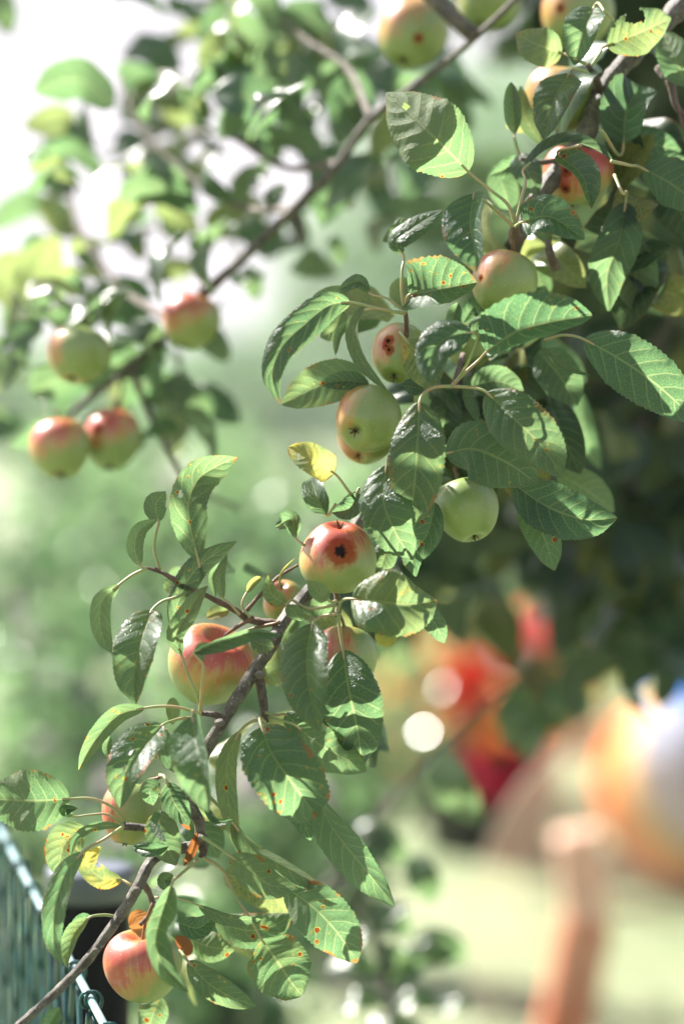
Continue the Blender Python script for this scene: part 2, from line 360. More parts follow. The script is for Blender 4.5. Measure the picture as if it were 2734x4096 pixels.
def blob_points(n, lobes, seed, shell=0.55):
    r = np.random.default_rng(seed); out = []
    wts = np.array([l[3] * l[4] * l[5] for l in lobes]) ** 0.8; wts /= wts.sum(); cnt = (wts * n).astype(int)
    for l, c in zip(lobes, cnt):
        d = r.normal(size=(c, 3)); d /= np.linalg.norm(d, axis=1)[:, None]
        rad = (shell + (1 - shell) * r.random((c, 1))) * (1 + 0.18 * np.sin(d[:, :1] * 7 + l[0]) + 0.15 * np.sin(d[:, 2:] * 9 + l[1]))
        out.append(np.array(l[:3]) + d * rad * np.array(l[3:6]))
    return np.concatenate(out)
def bush(name, base, lobes, n, size, label, cat, m, seed, trunk=0.1, group=None):
    root = empty(name, base, label, cat, group)
    lob = [(base[0] + l[0], base[1] + l[1], base[2] + l[2], l[3], l[4], l[5]) for l in lobes]
    pts = blob_points(n, lob, seed); pts = pts[pts[:, 2] > 0.03]
    V, F, uv = leaf_cloud(pts, size, seed=seed)
    cr = mk('crown', V, F, m, root, uv, smooth_=False, origin=base)
    cr['yellow'] = 0.0; cr['rust'] = 0.0
    top = max(l[2] for l in lobes)
    tk = tube('trunk', [np.array(base) + (0, 0, -.02), np.array(base) + (0.03, 0.02, top * .5), np.array(base) + (0, 0, top)], trunk, trunk * .4, root, M_BARK)
    for i, l in enumerate(lobes[:5]):
        tube('limb', [np.array(base) + (0, 0, top * .35), np.array(base) + (l[0] * .5, l[1] * .5, l[2] * .8), np.array(base) + (l[0], l[1], l[2] + l[5] * .4)], trunk * .45, trunk * .12, root, M_BARK)
    return root
def ground_at(dx, D, y=None):    # x in displayed pixels
    p = PD(dx, 1100, D); return (p[0], p[1], 0.0)

# distant garden trees and shrubs
far = [
 # dx, D, lobes, n, size, label
 ('garden_tree', -60, 15, [(0,0,1.5,1.0,1,.8),(-.9,.3,1.2,.8,.8,.6),(.7,0,1.0,.7,.8,.5)], 9000, .09, 'dark green round shrub at the far left edge of the lawn', .08),
 ('garden_tree', 330, 24, [(0,0,1.3,1.6,1,.9),(1.2,0,1.1,1.2,1,.8),(-1.2,.2,1.0,1.0,1,.7)], 8000, .13, 'pale hazy green shrub at the far side of the lawn, lowest in the row', .08),
 ('garden_tree', 560, 17, [(0,0,1.3,.8,.8,.8),(.6,0,1.0,.8,.8,.6),(-.6,0,.8,.6,.6,.5)], 9000, .09, 'mid green bushy shrub beyond the lawn behind the single blushed apple', .08),
 ('garden_tree', 760, 21, [(0,0,1.6,1.1,1,.9),(-.9,0,1.2,1,1,.8),(.9,0,1.2,1,1,.7)], 9000, .11, 'light green tree beyond the lawn between the two apple branches', .1),
 ('garden_tree', 1010, 18, [(0,0,2.0,1.1,1,1.2),(.9,0,1.5,.9,.9,.9),(-.7,0,1.2,.8,.8,.8)], 11000, .10, 'tall grey green tree beyond the lawn, behind the large sharp apples', .12),
 ('garden_tree', 1330, 15, [(0,0,1.8,1.2,1,1.3),(1.1,0,1.4,1.1,.9,1.0),(-.9,0,1.2,.8,.8,.8)], 12000, .10, 'tall dark tree beyond the lawn on the right, behind the tub', .12),
]
for i, (nm, dx, D, lobes, n, size, lab, tr_) in enumerate(far):
    D *= 4; vz = 3.4 if i > 3 else 2.3; lobes = [(l[0] * 3.4, l[1] * 3.4, l[2] * vz, l[3] * 3.4, l[4] * 3.4, l[5] * vz) for l in lobes]
    lobes = [(l[0], l[1], l[5] * .75 if i <= 3 else l[2], l[3], l[4], l[5]) for l in lobes] + ([(l[0] + 1.5, l[1] - 1, l[5] * .35, l[3], l[4], l[5] * .5) for l in lobes] if i <= 3 else []); size *= 3.2; tr_ *= 3
    bush(nm, ground_at(dx, D), lobes, n, size, lab, 'tree', M_BUSH, 20 + i, tr_, 'garden trees beyond the lawn')

# dark dense neighbour tree filling the right side
bt = ground_at(1900, 4.4)
bush('apple_tree', bt, [(-.30,0,1.62,.36,.5,.40),(-.26,-.1,1.30,.36,.5,.24),(.1,.3,1.9,.5,.6,.5),(.1,0,1.4,.35,.5,.3),(-.42,.25,1.34,.28,.4,.20),(-1.5,-.65,2.72,.50,.50,.30),(-1.05,-.75,2.75,.45,.5,.32),(-.65,-.7,2.62,.42,.5,.32),(-.3,-.4,2.3,.4,.4,.35)], 19000, .085,  # high lobes above the frame are added to shade the right-hand branch
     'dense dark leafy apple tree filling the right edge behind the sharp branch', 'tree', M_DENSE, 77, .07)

# ================================================================== things on the lawn
# coral post
def lathe(name, prof_, material, parent=None, origin=(0, 0, 0), k=32, wob=None):
    V = []; F = []; n = len(prof_)
    for i, (r, z) in enumerate(prof_):
        for j in range(k):
            th = 2 * math.pi * j / k; rr = r * (1 + (wob(i, th) if wob else 0))
            V.append((origin[0] + rr * math.cos(th), origin[1] + rr * math.sin(th), origin[2] + z))
    F = [(i*k+j, i*k+(j+1) % k, (i+1)*k+(j+1) % k, (i+1)*k+j) for i in range(n-1) for j in range(k)]
    return mk(name, V, F, material, parent, origin=origin)
M_CORAL = simple('coral_paint', (0.55, 0.15, 0.07), 0.7, 0.3, nscale=9, col2=(0.58, 0.25, 0.15))
M_CORAL2 = simple('pale_coral_paint', (0.74, 0.42, 0.30), 0.5, 0.4, nscale=9, col2=(0.80, 0.50, 0.38))
pb = PD(1270, 2470, 5.3); base = (pb[0], pb[1], 0.0)
post = empty('garden_post', base, 'coral orange wooden post with a paler upper end standing on the lawn', 'post')
def beam(name, a, b, w, m, par):
    a, b = np.array(a), np.array(b); d = (b - a) / np.linalg.norm(b - a); x = np.array([1, 0, 0]) - d * d[0]; x /= np.linalg.norm(x); y = np.cross(d, x); V = []
    for c_, k_ in ((a, 1), (b - d * w * .12, 1), (b, .82)):
        for sx, sy in ((-1,-.8),(-.8,-1),(.8,-1),(1,-.8),(1,.8),(.8,1),(-.8,1),(-1,.8)): V.append(c_ + (x * sx + y * sy) * w * .5 * k_)
    F = [(r*8+q, r*8+(q+1) % 8, r*8+8+(q+1) % 8, r*8+8+q) for r in (0, 1) for q in range(8)] + [tuple(range(16, 24)), tuple(range(7, -1, -1))]
    return mk(name, V, F, m, par, smooth_=False, origin=a)
p0 = PD(1262, 2700, 5.3); p0[2] = -.02; p1 = PD(1345, 2100, 5.3); p2 = PD(1322, 1905, 5.3)
beam('shaft', p0, p1, .108, M_CORAL, post); beam('top_section', p1 + (0, 0, .002), p2, .10, M_CORAL2, post)

# big ball
def ball_material():
    m, t = mat('ball_vinyl'); L = t.links.new
    out = t.nodes.new('ShaderNodeOutputMaterial'); bs = t.nodes.new('ShaderNodeBsdfPrincipled')
    o = t.nodes.new('ShaderNodeTexCoord').outputs['Object']
    ax = Vector((0.30, -0.86, 0.42)).normalized()
    dp = t.nodes.new('ShaderNodeVectorMath'); dp.operation = 'DOT_PRODUCT'; L(o, dp.inputs[0]); dp.inputs[1].default_value = ax
    c = smooth(t, mth(t, 'DIVIDE', dp.outputs['Value'], 0.31), 0.22, 0.34)
    c3 = smooth(t, mth(t, 'DIVIDE', dp.outputs['Value'], 0.31), 0.46, 0.56)
    col = mixc(t, c, (0.72, 0.17, 0.02), (0.62, 0.36, 0.13)); col = mixc(t, c3, col, (0.30, 0.31, 0.38))
    sp_ = t.nodes.new('ShaderNodeSeparateXYZ'); L(o, sp_.inputs[0]); col = mixc(t, smooth(t, sp_.outputs[2], .262, .272), col, (0.02, 0.16, 0.55))
    L(col, bs.inputs['Base Color']); bs.inputs['Roughness'].default_value = 0.6; bs.inputs['Specular IOR Level'].default_value = .2
    L(bs.outputs[0], out.inputs[0]); return m
bc = PD(1600, 1800, 7.35); r_ = .312; bc[2] = r_ - 0.004
pr = [(max(1e-4, r_ * math.sin(math.pi * i / 24)), -r_ * math.cos(math.pi * i / 24)) for i in range(25)]
ball = lathe('ball', pr, ball_material(), origin=tuple(bc), k=40); reg(ball, bc)
tag(ball, 'white ball with an orange rim and a blue patch on top lying on the lawn', 'ball')
valve = lathe('valve', [(1e-4, r_ + .006), (.012, r_ + .006), (.014, r_ - .003), (.014, r_ - .01)], simple('valve_white', (.7, .7, .7)), ball, tuple(bc), 12)

# very large clear ball, a thin tinted skin
def clear_material():
    m, t = mat('clear_plastic_skin'); L = t.links.new
    out = t.nodes.new('ShaderNodeOutputMaterial'); tp = t.nodes.new('ShaderNodeBsdfTransparent'); tp.inputs[0].default_value = (1, 1, 1, 1)
    tl = t.nodes.new('ShaderNodeBsdfTranslucent'); tl.inputs[0].default_value = (.78, .52, .36, 1)
    df = t.nodes.new('ShaderNodeBsdfDiffuse'); df.inputs[0].default_value = (.70, .48, .34, 1)
    gs = t.nodes.new('ShaderNodeBsdfGlossy'); gs.inputs['Roughness'].default_value = .4
    m1 = t.nodes.new('ShaderNodeMixShader'); m1.inputs[0].default_value = .5; L(tl.outputs[0], m1.inputs[1]); L(df.outputs[0], m1.inputs[2])
    m2 = t.nodes.new('ShaderNodeMixShader'); m2.inputs[0].default_value = .075; L(tp.outputs[0], m2.inputs[1]); L(m1.outputs[0], m2.inputs[2])
    fr = t.nodes.new('ShaderNodeFresnel'); fr.inputs['IOR'].default_value = 1.006
    m3 = t.nodes.new('ShaderNodeMixShader'); L(fr.outputs[0], m3.inputs[0]); L(m2.outputs[0], m3.inputs[1]); L(gs.outputs[0], m3.inputs[2]); L(m3.outputs[0], out.inputs[0]); return m
CR = .49; cc_ = PD(1690, 2180, 4.38); cc_[2] = CR
pr = [(max(1e-4, CR * math.sin(math.pi * i / 40)), -CR * math.cos(math.pi * i / 40)) for i in range(41)]
cb = lathe('clear_ball', pr, clear_material(), origin=tuple(cc_), k=64); reg(cb, cc_)
tag(cb, 'very large clear beige tinted ball on the lawn before the coral post', 'clear ball')

# black tub with dahlias
tb = ground_at(1120, 7.9)
M_TUB = simple('black_tub_plastic', (0.012, 0.012, 0.014), 0.5)
tub = lathe('planter_tub', [(.001, 0), (.20, 0), (.245, .31), (.262, .315), (.262, .335), (.242, .335), (.23, .28), (.001, .28)], M_TUB, origin=tb, k=40); reg(tub, tb)
tag(tub, 'round black planter tub on the lawn under the red and orange flowers', 'planter')
dah = empty('dahlia_plant', (tb[0], tb[1], .17), 'bushy dahlia with red, orange and pink flowers growing in the black tub', 'flowering plant')
pts = blob_points(1500, [(tb[0] - .03, tb[1], .48, .24, .2, .12), (tb[0] - .18, tb[1], .66, .2, .2, .22), (tb[0] + .13, tb[1], .55, .20, .2, .16), (tb[0] + .05, tb[1], .72, .2, .2, .18)], 5, .25)
V, F, uv = leaf_cloud(pts, .075, seed=9); fo = mk('foliage', V, F, M_BUSH, dah, uv, smooth_=False, origin=(tb[0], tb[1], .17)); fo['yellow'] = 0.5
for i in range(7):
    tube('stem', [(tb[0] + .05 * math.cos(i), tb[1] + .05 * math.sin(i), .15), (tb[0] + .12 * math.cos(i * 2.2), tb[1] + .1 * math.sin(i * 2.2), .45), (tb[0] + .2 * math.cos(i * 2.2), tb[1] + .14 * math.sin(i * 2.2), .8)], .006, .004, dah, M_PET, k=6)
def flower_mesh(material, r, name='flower', petals=14, layers=4):
    V = []; F = []
    for l in range(layers):
        rr = r * (1 - .2 * l); up = .25 + .35 * l
        for k_ in range(petals):
            a = 2 * math.pi * (k_ + .5 * l) / petals; ca, sa = math.cos(a), math.sin(a); wv = rr * .24; b = len(V)
            for (d, s, z) in ((.1, 0, 0), (.6, 1, up * .5), (.95, .55, up * .8), (1.05, 0, up * .85), (.95, -.55, up * .8), (.6, -1, up * .5)):
                V.append((rr * d * ca - wv * s * sa, rr * d * sa + wv * s * ca, r * z * .7 + l * r * .06))
            F.append((b, b+1, b+2, b+3)); F.append((b, b+3, b+4, b+5))
    me = bpy.data.meshes.new(name); me.from_pydata(V, [], F); me.materials.append(material); me.update(); return me
def petal(name, c):
    m, t = mat(name); out = t.nodes.new('ShaderNodeOutputMaterial'); b = t.nodes.new('ShaderNodeBsdfPrincipled'); tl = t.nodes.new('ShaderNodeBsdfTranslucent'); ms = t.nodes.new('ShaderNodeMixShader')
    tcn = t.nodes.new('ShaderNodeTexCoord').outputs['Object']
    cc = mixc(t, noise(t, 40, 3, tcn), c, tuple(min(1, q * 1.35) for q in c))
    b.inputs['Roughness'].default_value = .8; b.inputs['Specular IOR Level'].default_value = .1; t.links.new(cc, b.inputs['Base Color']); t.links.new(cc, tl.inputs[0]); ms.inputs[0].default_value = .4
    t.links.new(b.outputs[0], ms.inputs[1]); t.links.new(tl.outputs[0], ms.inputs[2]); t.links.new(ms.outputs[0], out.inputs[0]); return m
FM = {'red': flower_mesh(petal('petal_red', (.50, .04, .02)), .055), 'crimson': flower_mesh(petal('petal_crimson', (.30, .008, .03)), .05),
      'orange': flower_mesh(petal('petal_orange', (.55, .20, .035)), .045), 'peach': flower_mesh(petal('petal_peach', (.78, .45, .22)), .05),
      'pink': flower_mesh(petal('petal_pink', (.75, .16, .17)), .05), 'white': flower_mesh(petal('petal_white', (.5, .47, .46)), .045)}
def flower(kind, dx, dy, D, parent, s=1.0):
    o = bpy.data.objects.new('flower', FM[kind]); COL.objects.link(o); p = PD(dx, dy, D)
    o.parent = parent; o.location = Vector(p) - Vector(PW[parent.name]); o.rotation_euler = (R(50 + 50 * random.random()), R(random.uniform(-30, 30)), random.uniform(-.6, .6)); o.scale = (s,) * 3
    return o
for a in [('red', 1085, 1555, 7.6, 1.35), ('red', 1060, 1610, 7.7, 1.0), ('red', 1110, 1520, 7.8, .8), ('peach', 1010, 1500, 7.9, 1.2), ('peach', 960, 1600, 7.9, 1.2), ('peach', 1140, 1600, 7.9, 1.1),
          ('orange', 1140, 1710, 7.6, 1.2), ('orange', 1080, 1700, 7.8, 1.0), ('crimson', 1110, 1750, 7.6, 1.4), ('crimson', 1165, 1765, 7.6, 1.4), ('crimson', 1215, 1740, 7.65, 1.2), ('orange', 1210, 1680, 7.7, 1.0), ('crimson', 1140, 1800, 7.7, 1.2),
          ('orange', 1250, 1690, 7.6, 1.0), ('pink', 1205, 1430, 7.7, 1.1), ('pink', 1240, 1450, 7.8, .9), ('orange', 960, 1700, 7.8, 1.0), ('orange', 930, 1760, 7.8, 1.0), ('peach', 1000, 1660, 7.9, 1.2), ('orange', 985, 1560, 7.9, 1.2), ('white', 1160, 1480, 7.8, 1.0)]:
    flower(a[0], a[1], a[2], a[3] - .35, dah, a[4] * 1.05)
# orange bedding strip behind
bed = empty('marigold_clump', ground_at(960, 9.0), 'peach and orange marigold clump behind the black planter tub', 'flowering plant')
b0 = ground_at(960, 9.0)
pts = blob_points(1800, [(b0[0], b0[1], .35, .3, .2, .35), (b0[0] + .3, b0[1], .4, .25, .2, .35), (b0[0] + .6, b0[1] + .2, .55, .25, .2, .4)], 6, .2)
V, F, uv = leaf_cloud(pts, .07, seed=4); mk('foliage', V, F, M_BUSH, bed, uv, smooth_=False, origin=b0)['yellow'] = 1.0
for i in range(55):
    flower(random.choice(['peach', 'peach', 'orange', 'pink', 'peach']), random.uniform(860, 1350), random.uniform(1480, 1760), random.uniform(8.7, 9.2), bed, random.uniform(1.0, 1.7))

# loose glossy shrubs; their white blossoms are added to stand in for leaf glints
def loose_shrub(name, dx, D, hts, spread, n, size, label, seed, white=0, group='loose shrubs on the lawn'):
    n = int(n * 2.4)
    b = ground_at(dx, D); root = empty(name, b, label, 'shrub', group); r = random.Random(seed)
    pts = []
    for k_ in range(9):
        tip = np.array(b) + (r.uniform(-spread, spread), r.uniform(-spread, spread), r.uniform(*hts))
        C = curve([np.array(b), (np.array(b) + tip) / 2 + (r.uniform(-.04, .04), r.uniform(-.04, .04), .05), tip], 12)
        Vt, Ft, ut = tube_data(C, np.linspace(.008, .003, 12), 5); mk('stem', Vt, Ft, M_BARK, root, ut, origin=b)
        for q in range(n // 9):
            i = r.randint(3, 11); pts.append(C[i] + np.array([r.gauss(0, .05), r.gauss(0, .05), r.gauss(0, .05)]))
    V, F, uv = leaf_cloud(np.array(pts), size, seed=seed); mk('foliage', V, F, M_GLIT, root, uv, smooth_=False, origin=b)
    for q in range(white * 3):
        p = pts[r.randrange(len(pts))]; o = bpy.data.objects.new('flower', FM['white']); COL.objects.link(o); o.parent = root
        o.location = Vector(p) - Vector(b); o.rotation_euler = (R(r.uniform(20, 90)), 0, r.uniform(-1, 1)); o.scale = (r.uniform(.5, .95),) * 3
    return root
M_GLIT = leaf_material('glossy_shrub_leaf', hero=False, dark=2.4, gloss=0.22, trans=0.56)
loose_shrub('garden_shrub', 620, 5.2, (.75, 1.30), .26, 420, .06, 'loose glossy shrub with white blossoms as glints behind the centre of the branch', 3, 16)
loose_shrub('garden_shrub', 260, 5.6, (.7, 1.25), .30, 380, .06, 'loose shrub with white blossoms as glints at left between the two branches', 4, 12)
loose_shrub('garden_shrub', 480, 4.2, (.45, .85), .22, 360, .055, 'low loose shrub behind the lowest leaves of the branch', 8, 8)
loose_shrub('garden_shrub', 60, 7.0, (.4, 1.0), .3, 300, .06, 'thin pale shrub on the lawn near the left edge above the fence', 12, 4)
loose_shrub('garden_shrub', 780, 6.2, (.35, .95), .25, 420, .06, 'leafy green shrub left of the peach coloured flowers', 14, 0)
loose_shrub('garden_shrub', 1335, 10.8, (.55, .80), .35, 200, .06, 'loose glossy shrub with white blossoms as glints far behind the dahlia, above the white ball', 18, 10)

loose_shrub('garden_shrub', 30, 3.6, (.62, .86), .16, 300, .055, 'dark leafy shrub seen through the chain link fence', 31, 0)
for k_, (dx_, D_, h_, lb_) in enumerate([(90, 11, (.8, 1.25), 'pale mottled shrub on the lawn below the pair of touching apples'), (330, 13, (.8, 1.35), 'pale mottled shrub on the lawn below the single blushed apple'),
        (560, 12, (.75, 1.3), 'mottled shrub with white blossoms as glints behind the curled leaf at the left twig tip'), (730, 14, (.9, 1.6), 'tall mottled shrub with white blossoms as glints behind the rust spotted yellow leaf'), (200, 16, (1.0, 1.5), 'farthest mottled shrub on the lawn at left, just under the horizon')]):
    loose_shrub('garden_shrub', dx_, D_, h_, .55, 420, .10, lb_, 40 + k_, 8)

# ------------------------------------------------------------------ fence and post at lower left
M_WIRE = simple('green_wire', (0.004, 0.045, 0.045), 0.36, 0.5, nscale=80, col2=(0.012, 0.085, 0.085))
M_RAIL = simple('pale_teal_wire', (0.16, 0.30, 0.31), 0.30, 0.7, nscale=60, col2=(0.30, 0.42, 0.43))
A = PD(238, 2349, 1.93); B = PD(-6, 1890, 2.50); dirf = (B - A); Lf = np.linalg.norm(dirf); dirf /= Lf
nrm = np.array([dirf[1], -dirf[0], 0]); nrm /= np.linalg.norm(nrm); H = A[2]
fence = empty('chain_link_fence', (A[0], A[1], 0), 'green chain link fence receding at the lower left corner', 'fence')
st = A - dirf * .25
tube('top_wire', [st, A + dirf * .5, A + dirf * 1.6, A + dirf * 2.6], .0034, .0034, fence, M_RAIL, k=10, n=40)
def diag(s0, ns, ph):
    pts = []
    cell = .038
    for k_ in range(ns):
        pts.append(st + dirf * (s0 + (cell if (k_ + ph) % 2 else 0)) + np.array([0, 0, -.010 - k_ * .045]) + nrm * (.0022 if (k_ + ph) % 2 else -.0022))
    return pts
nw = int(2.6 / .038)
for i in range(nw):
    z = diag(i * .038, 16, i % 2)
    C = []
    for a, b in zip(z[:-1], z[1:]):
        C += [a, a * .85 + b * .15, a * .15 + b * .85]
    C.append(z[-1]); V, F, uv = tube_data(np.array(C), .0025, 6); mk('wire', V, F, M_WIRE, fence, uv, origin=st)
    # hook over the top wire
    a = z[0]; ring = [a + nrm * .0065 * math.cos(q) + np.array([0, 0, .010 + .0075 * math.sin(q)]) + dirf * .0012 * q for q in np.linspace(-1.6, 4.6, 14)]
    V, F, uv = tube_data(np.array(ring), .0015, 6); mk('wire_tie', V, F, M_WIRE, fence, uv, origin=st)
for i in range(4):
    z0 = H - .12 - i * .30
# lower fence continuation to the ground
low = []
for i in range(0, nw):
    for sgn in (1, -1):
        pass
bot = [st + np.array([0, 0, -.62]), st + dirf * 2.6 + np.array([0, 0, -.62])]
tube('lower_wire', bot, .002, .002, fence, M_WIRE, k=6, n=4)
for s_ in (0.05, 2.55):
    q = st + dirf * s_ + nrm * .02; tube('fence_stake', [(q[0], q[1], -.05), (q[0], q[1], H * .5), (q[0], q[1], H - .01)], .012, .012, fence, M_WIRE, k=10)
# black post
pc = PD(208, 1990, 2.40); pr_ = .0425
M_BLK = simple('black_painted_steel', (0.003, 0.004, 0.006), 0.5, 0.12, nscale=30, col2=(0.006, 0.006, 0.008))
M_CAP = simple('grey_cap', (0.10, 0.11, 0.13), 0.34, 0.5)
bp_ = empty('fence_post', (pc[0], pc[1], 0), 'thick round black post with a pale flat cap behind the lowest apple', 'post')
hz = pc[2]
lathe('post_shaft', [(.039, -.05 + 0), (.039, hz - .012)], M_BLK, bp_, (pc[0], pc[1], 0), 40)
lathe('post_cap', [(.039, hz - .03), (.0435, hz - .03), (.0445, hz - .004), (.0435, hz), (.030, hz + .0015), (.001, hz + .002)], M_CAP, bp_, (pc[0], pc[1], 0), 40)
# pale distant post seen at the left between wires
NSHADE = 22
# ================================================================== APPLES
def apple(x, y, r, D, axis, blush, label, bl=0.6, squash=1.0, spots=(), stalk=True, calyx=True, group='apples on the branches', seg=(72, 48), conic=.10):
    """x,y,r in displayed pixels; axis = direction of the stalk end (right, up, to camera)"""
    c = PD(x, y, D); rad = r * K * px(D); ax = CMdir(axis); bd = CMdir(blush)
    root = empty('apple', c, label, 'apple', group)
    z = ax; xa = np.cross(z, [0.2, 0.3, 0.9]); xa /= np.linalg.norm(xa); ya = np.cross(z, xa)
    k, n = seg; V = []; uvs = []; bv = []; rv = []
    sp = [(CMdir(s[0]), s[1]) for s in spots]
    s0 = rng.random() * 6
    for i in range(n):
        th = math.pi * i / (n - 1)            # 0 = stalk end
        ct, st_ = math.cos(th), math.sin(th)
        rr = rad * (1 + conic * ct * .9 - .02)
        prof_r = st_ * rr * (1 + .03 * math.sin(2 * th))
        prof_z = ct * rad * squash * .96
        dip = math.exp(-(th / .34) ** 2) * .34 + math.exp(-((math.pi - th) / .30) ** 2) * -.22
        prof_z -= dip * rad
        for j in range(k):
            ph = 2 * math.pi * j / k
            w = 1 + .022 * math.cos(5 * ph + s0) * (1 - ct) * .5 + .02 * math.cos(2 * ph + s0)
            p = c + xa * prof_r * w * math.cos(ph) + ya * prof_r * w * math.sin(ph) + z * prof_z
            d = (p - c); d = d / (np.linalg.norm(d) + 1e-9)
            V.append(p); uvs.append((j / k, i / (n - 1)))
            bv.append((float(np.dot(d, bd)) * .75 + bl - .25)); q = 0
            for sd, sr in sp:
                a = math.acos(max(-1, min(1, float(np.dot(d, sd))))); q = max(q, 1 - a / (sr * 2.6))
            rv.append(q)
    F = [(i*k+j, (i+1)*k+j, (i+1)*k+(j+1) % k, i*k+(j+1) % k) for i in range(n-1) for j in range(k)]
    mk('skin', V, F, M_APPLE, root, uvs, {'blush': bv, 'rot': rv}, origin=c)
    if calyx:
        e = c - z * rad * (squash * .96 - .22); Vc = []; Fc = []
        for q in range(7):
            a = q * 2 * math.pi / 5 + .2; d = xa * math.cos(a) + ya * math.sin(a); s = xa * -math.sin(a) + ya * math.cos(a); b = len(Vc)
            ln = .17 if q < 5 else .09
            Vc += [e + s * rad * .035 + d * rad * .02, e - s * rad * .035 + d * rad * .02, e + d * rad * ln * .7 - z * rad * .16 + s * rad * .025, e + d * rad * (ln + .03) - z * rad * (.13 + .1 * (q % 2)), e + d * rad * ln * .7 - z * rad * .16 - s * rad * .025]
            Fc += [(b, b+1, b+4, b+2), (b+2, b+4, b+3)]
        mk('calyx', Vc, Fc, M_CALYX, root, smooth_=False, origin=c)
    if stalk is not None and stalk is not False:
        s0_ = c + z * rad * (.62 * squash)
        end = s0_ + z * rad * .75 if stalk is True else P(*stalk)
        tube('stalk', [s0_ - z * rad * .08, (s0_ * .55 + end * .45) + z * rad * .12, end], .0012, .0016, root, M_STALK, k=6)
    return root
def CMdir(v):
    w = CM.to_3x3() @ Vector((v[0], v[1], v[2])); w.normalize(); return np.array(w)
F0 = FOCUS
apple(843, 962, 79, F0+.035, (.45, .42, -.78), (-.85, .45, .1), 'green apple with its dark calyx facing the camera, right of centre', .16, 1.02, conic=.04)
apple(838, 1000, 70, F0+.115, (.3, .8, -.5), (-.6, -.3, .5), 'green apple mostly hidden behind the one with its calyx facing the camera', .12)
apple(775, 1277, 91, F0+.012, (-.05, -.93, -.30), (-.30, .72, .45), 'red cheeked apple with a round black hole in its front', .42, .98, spots=[((.08, .17, .98), .24)], stalk=(1345, 2400, F0+.03))
apple(1070, 1170, 76, F0+.05, (-.25, .9, -.3), (-.9, -.2, -.3), 'plain green apple without blush below the dark flat leaf', -.25, 1.06)
apple(1154, 650, 76, F0+.05, (.35, .85, -.35), (-.62, .75, .1), 'green apple with pink shoulder and brown speck under the grey leaf', .26, 1.06, spots=[((-.78, .12, .62), .07), ((.15, -.98, .3), .07)], stalk=(2050, 930, F0+.05))
apple(915, 812, 66, F0+.05, (.2, .8, -.5), (-.65, .45, .5), 'green apple with a long dark rotten scar on its left cheek', .12, 1.15, spots=[((-.42, .42, .80), .13), ((-.38, .08, .92), .11), ((-.5, .25, .82), .10)])
apple(1075, 795, 56, F0+.13, (.1, .9, -.3), (-.8, .3, 0), 'shaded green apple glimpsed between leaves right of the scarred apple', -.1)
apple(481, 1528, 100, F0+.05, (.33, .80, .42), (.10, .62, .62), 'large apple streaked red around its stalk, lying against the dark limb', .40, .98, stalk=(1120, 2490, F0+.01), conic=.12)
apple(790, 1515, 76, F0+.06, (.1, .9, -.3), (-.75, .35, .35), 'red streaked green apple behind the two hanging leaves', .36, 1.15, stalk=(1345, 2440, F0+.03))
apple(652, 1378, 50, F0+.10, (.1, -.6, -.5), (-.6, .5, .3), 'small pale pink apple behind the limb, left of the holed apple', .34, 1.05)
apple(300, 1866, 68, F0+.05, (.15, .95, -.2), (-.95, .1, .15), 'green apple red on its left side behind the horizontal spur', .34, 1.2, stalk=(640, 3110, F0+.03))
apple(328, 2215, 93, F0+.03, (-.05, .95, .12), (-.62, .45, .55), 'lowest apple, orange red on its left cheek, partly behind a grey leaf', .46, .98, stalk=(615, 3610, F0+.01))
apple(1288, 224, 84, F0+.13, (.1, .95, .2), (-.75, .65, .2), 'green apple with a pink shoulder behind a drooping leaf near the thick limb', .22, 1.02, stalk=(2350, 290, F0+.09))
apple(1325, 402, 81, F0+.12, (.1, .95, .15), (-.25, .55, .7), 'dark red apple with black scabs under an arching leaf', .62, .98, spots=[((-.42, -.02, .9), .10), ((-.75, -.1, .6), .09), ((-.45, -.5, .7), .10), ((-.6, .45, .6), .06)], stalk=(2320, 600, F0+.10))
apple(945, 78, 82, F0+.36, (.3, .9, -.3), (-.6, .75, .15), 'blurred apple with pink left shoulder at the upper edge, calyx facing down', .30, 1.05, spots=[((.15, -.3, .94), .09)])
apple(1118, 5, 72, F0+.46, (.3, .9, -.3), (-.9, .3, 0), 'blurred plain green apple cut by the upper edge', -.1)
apple(1322, 32, 84, F0+.33, (.3, .9, -.3), (-.75, .55, .2), 'blurred green apple with brown spot high up by the thick limb', .20, 1.0, spots=[((-.55, .0, .8), .09)])
apple(437, 737, 68, F0+.40, (.25, .9, -.1), (-.45, .72, .3), 'blurred apple with red top hanging alone at the end of the bare twig', .46, 1.05)
apple(180, 815, 74, F0+.33, (.2, .9, -.3), (-.9, .3, .2), 'blurred green apple under a pale leaf at left', .10, .95)
apple(138, 1030, 72, F0+.36, (-.1, .9, -.3), (-.45, .8, .3), 'blurred red topped apple, left one of the touching pair', .40, 1.05, spots=[((.0, -.82, .55), .08)])
apple(257, 1008, 66, F0+.40, (.05, .9, -.3), (-.35, .75, .3), 'blurred red topped apple with dark scab, right one of the touching pair', .44, 1.18, spots=[((-.42, .35, .8), .12)])

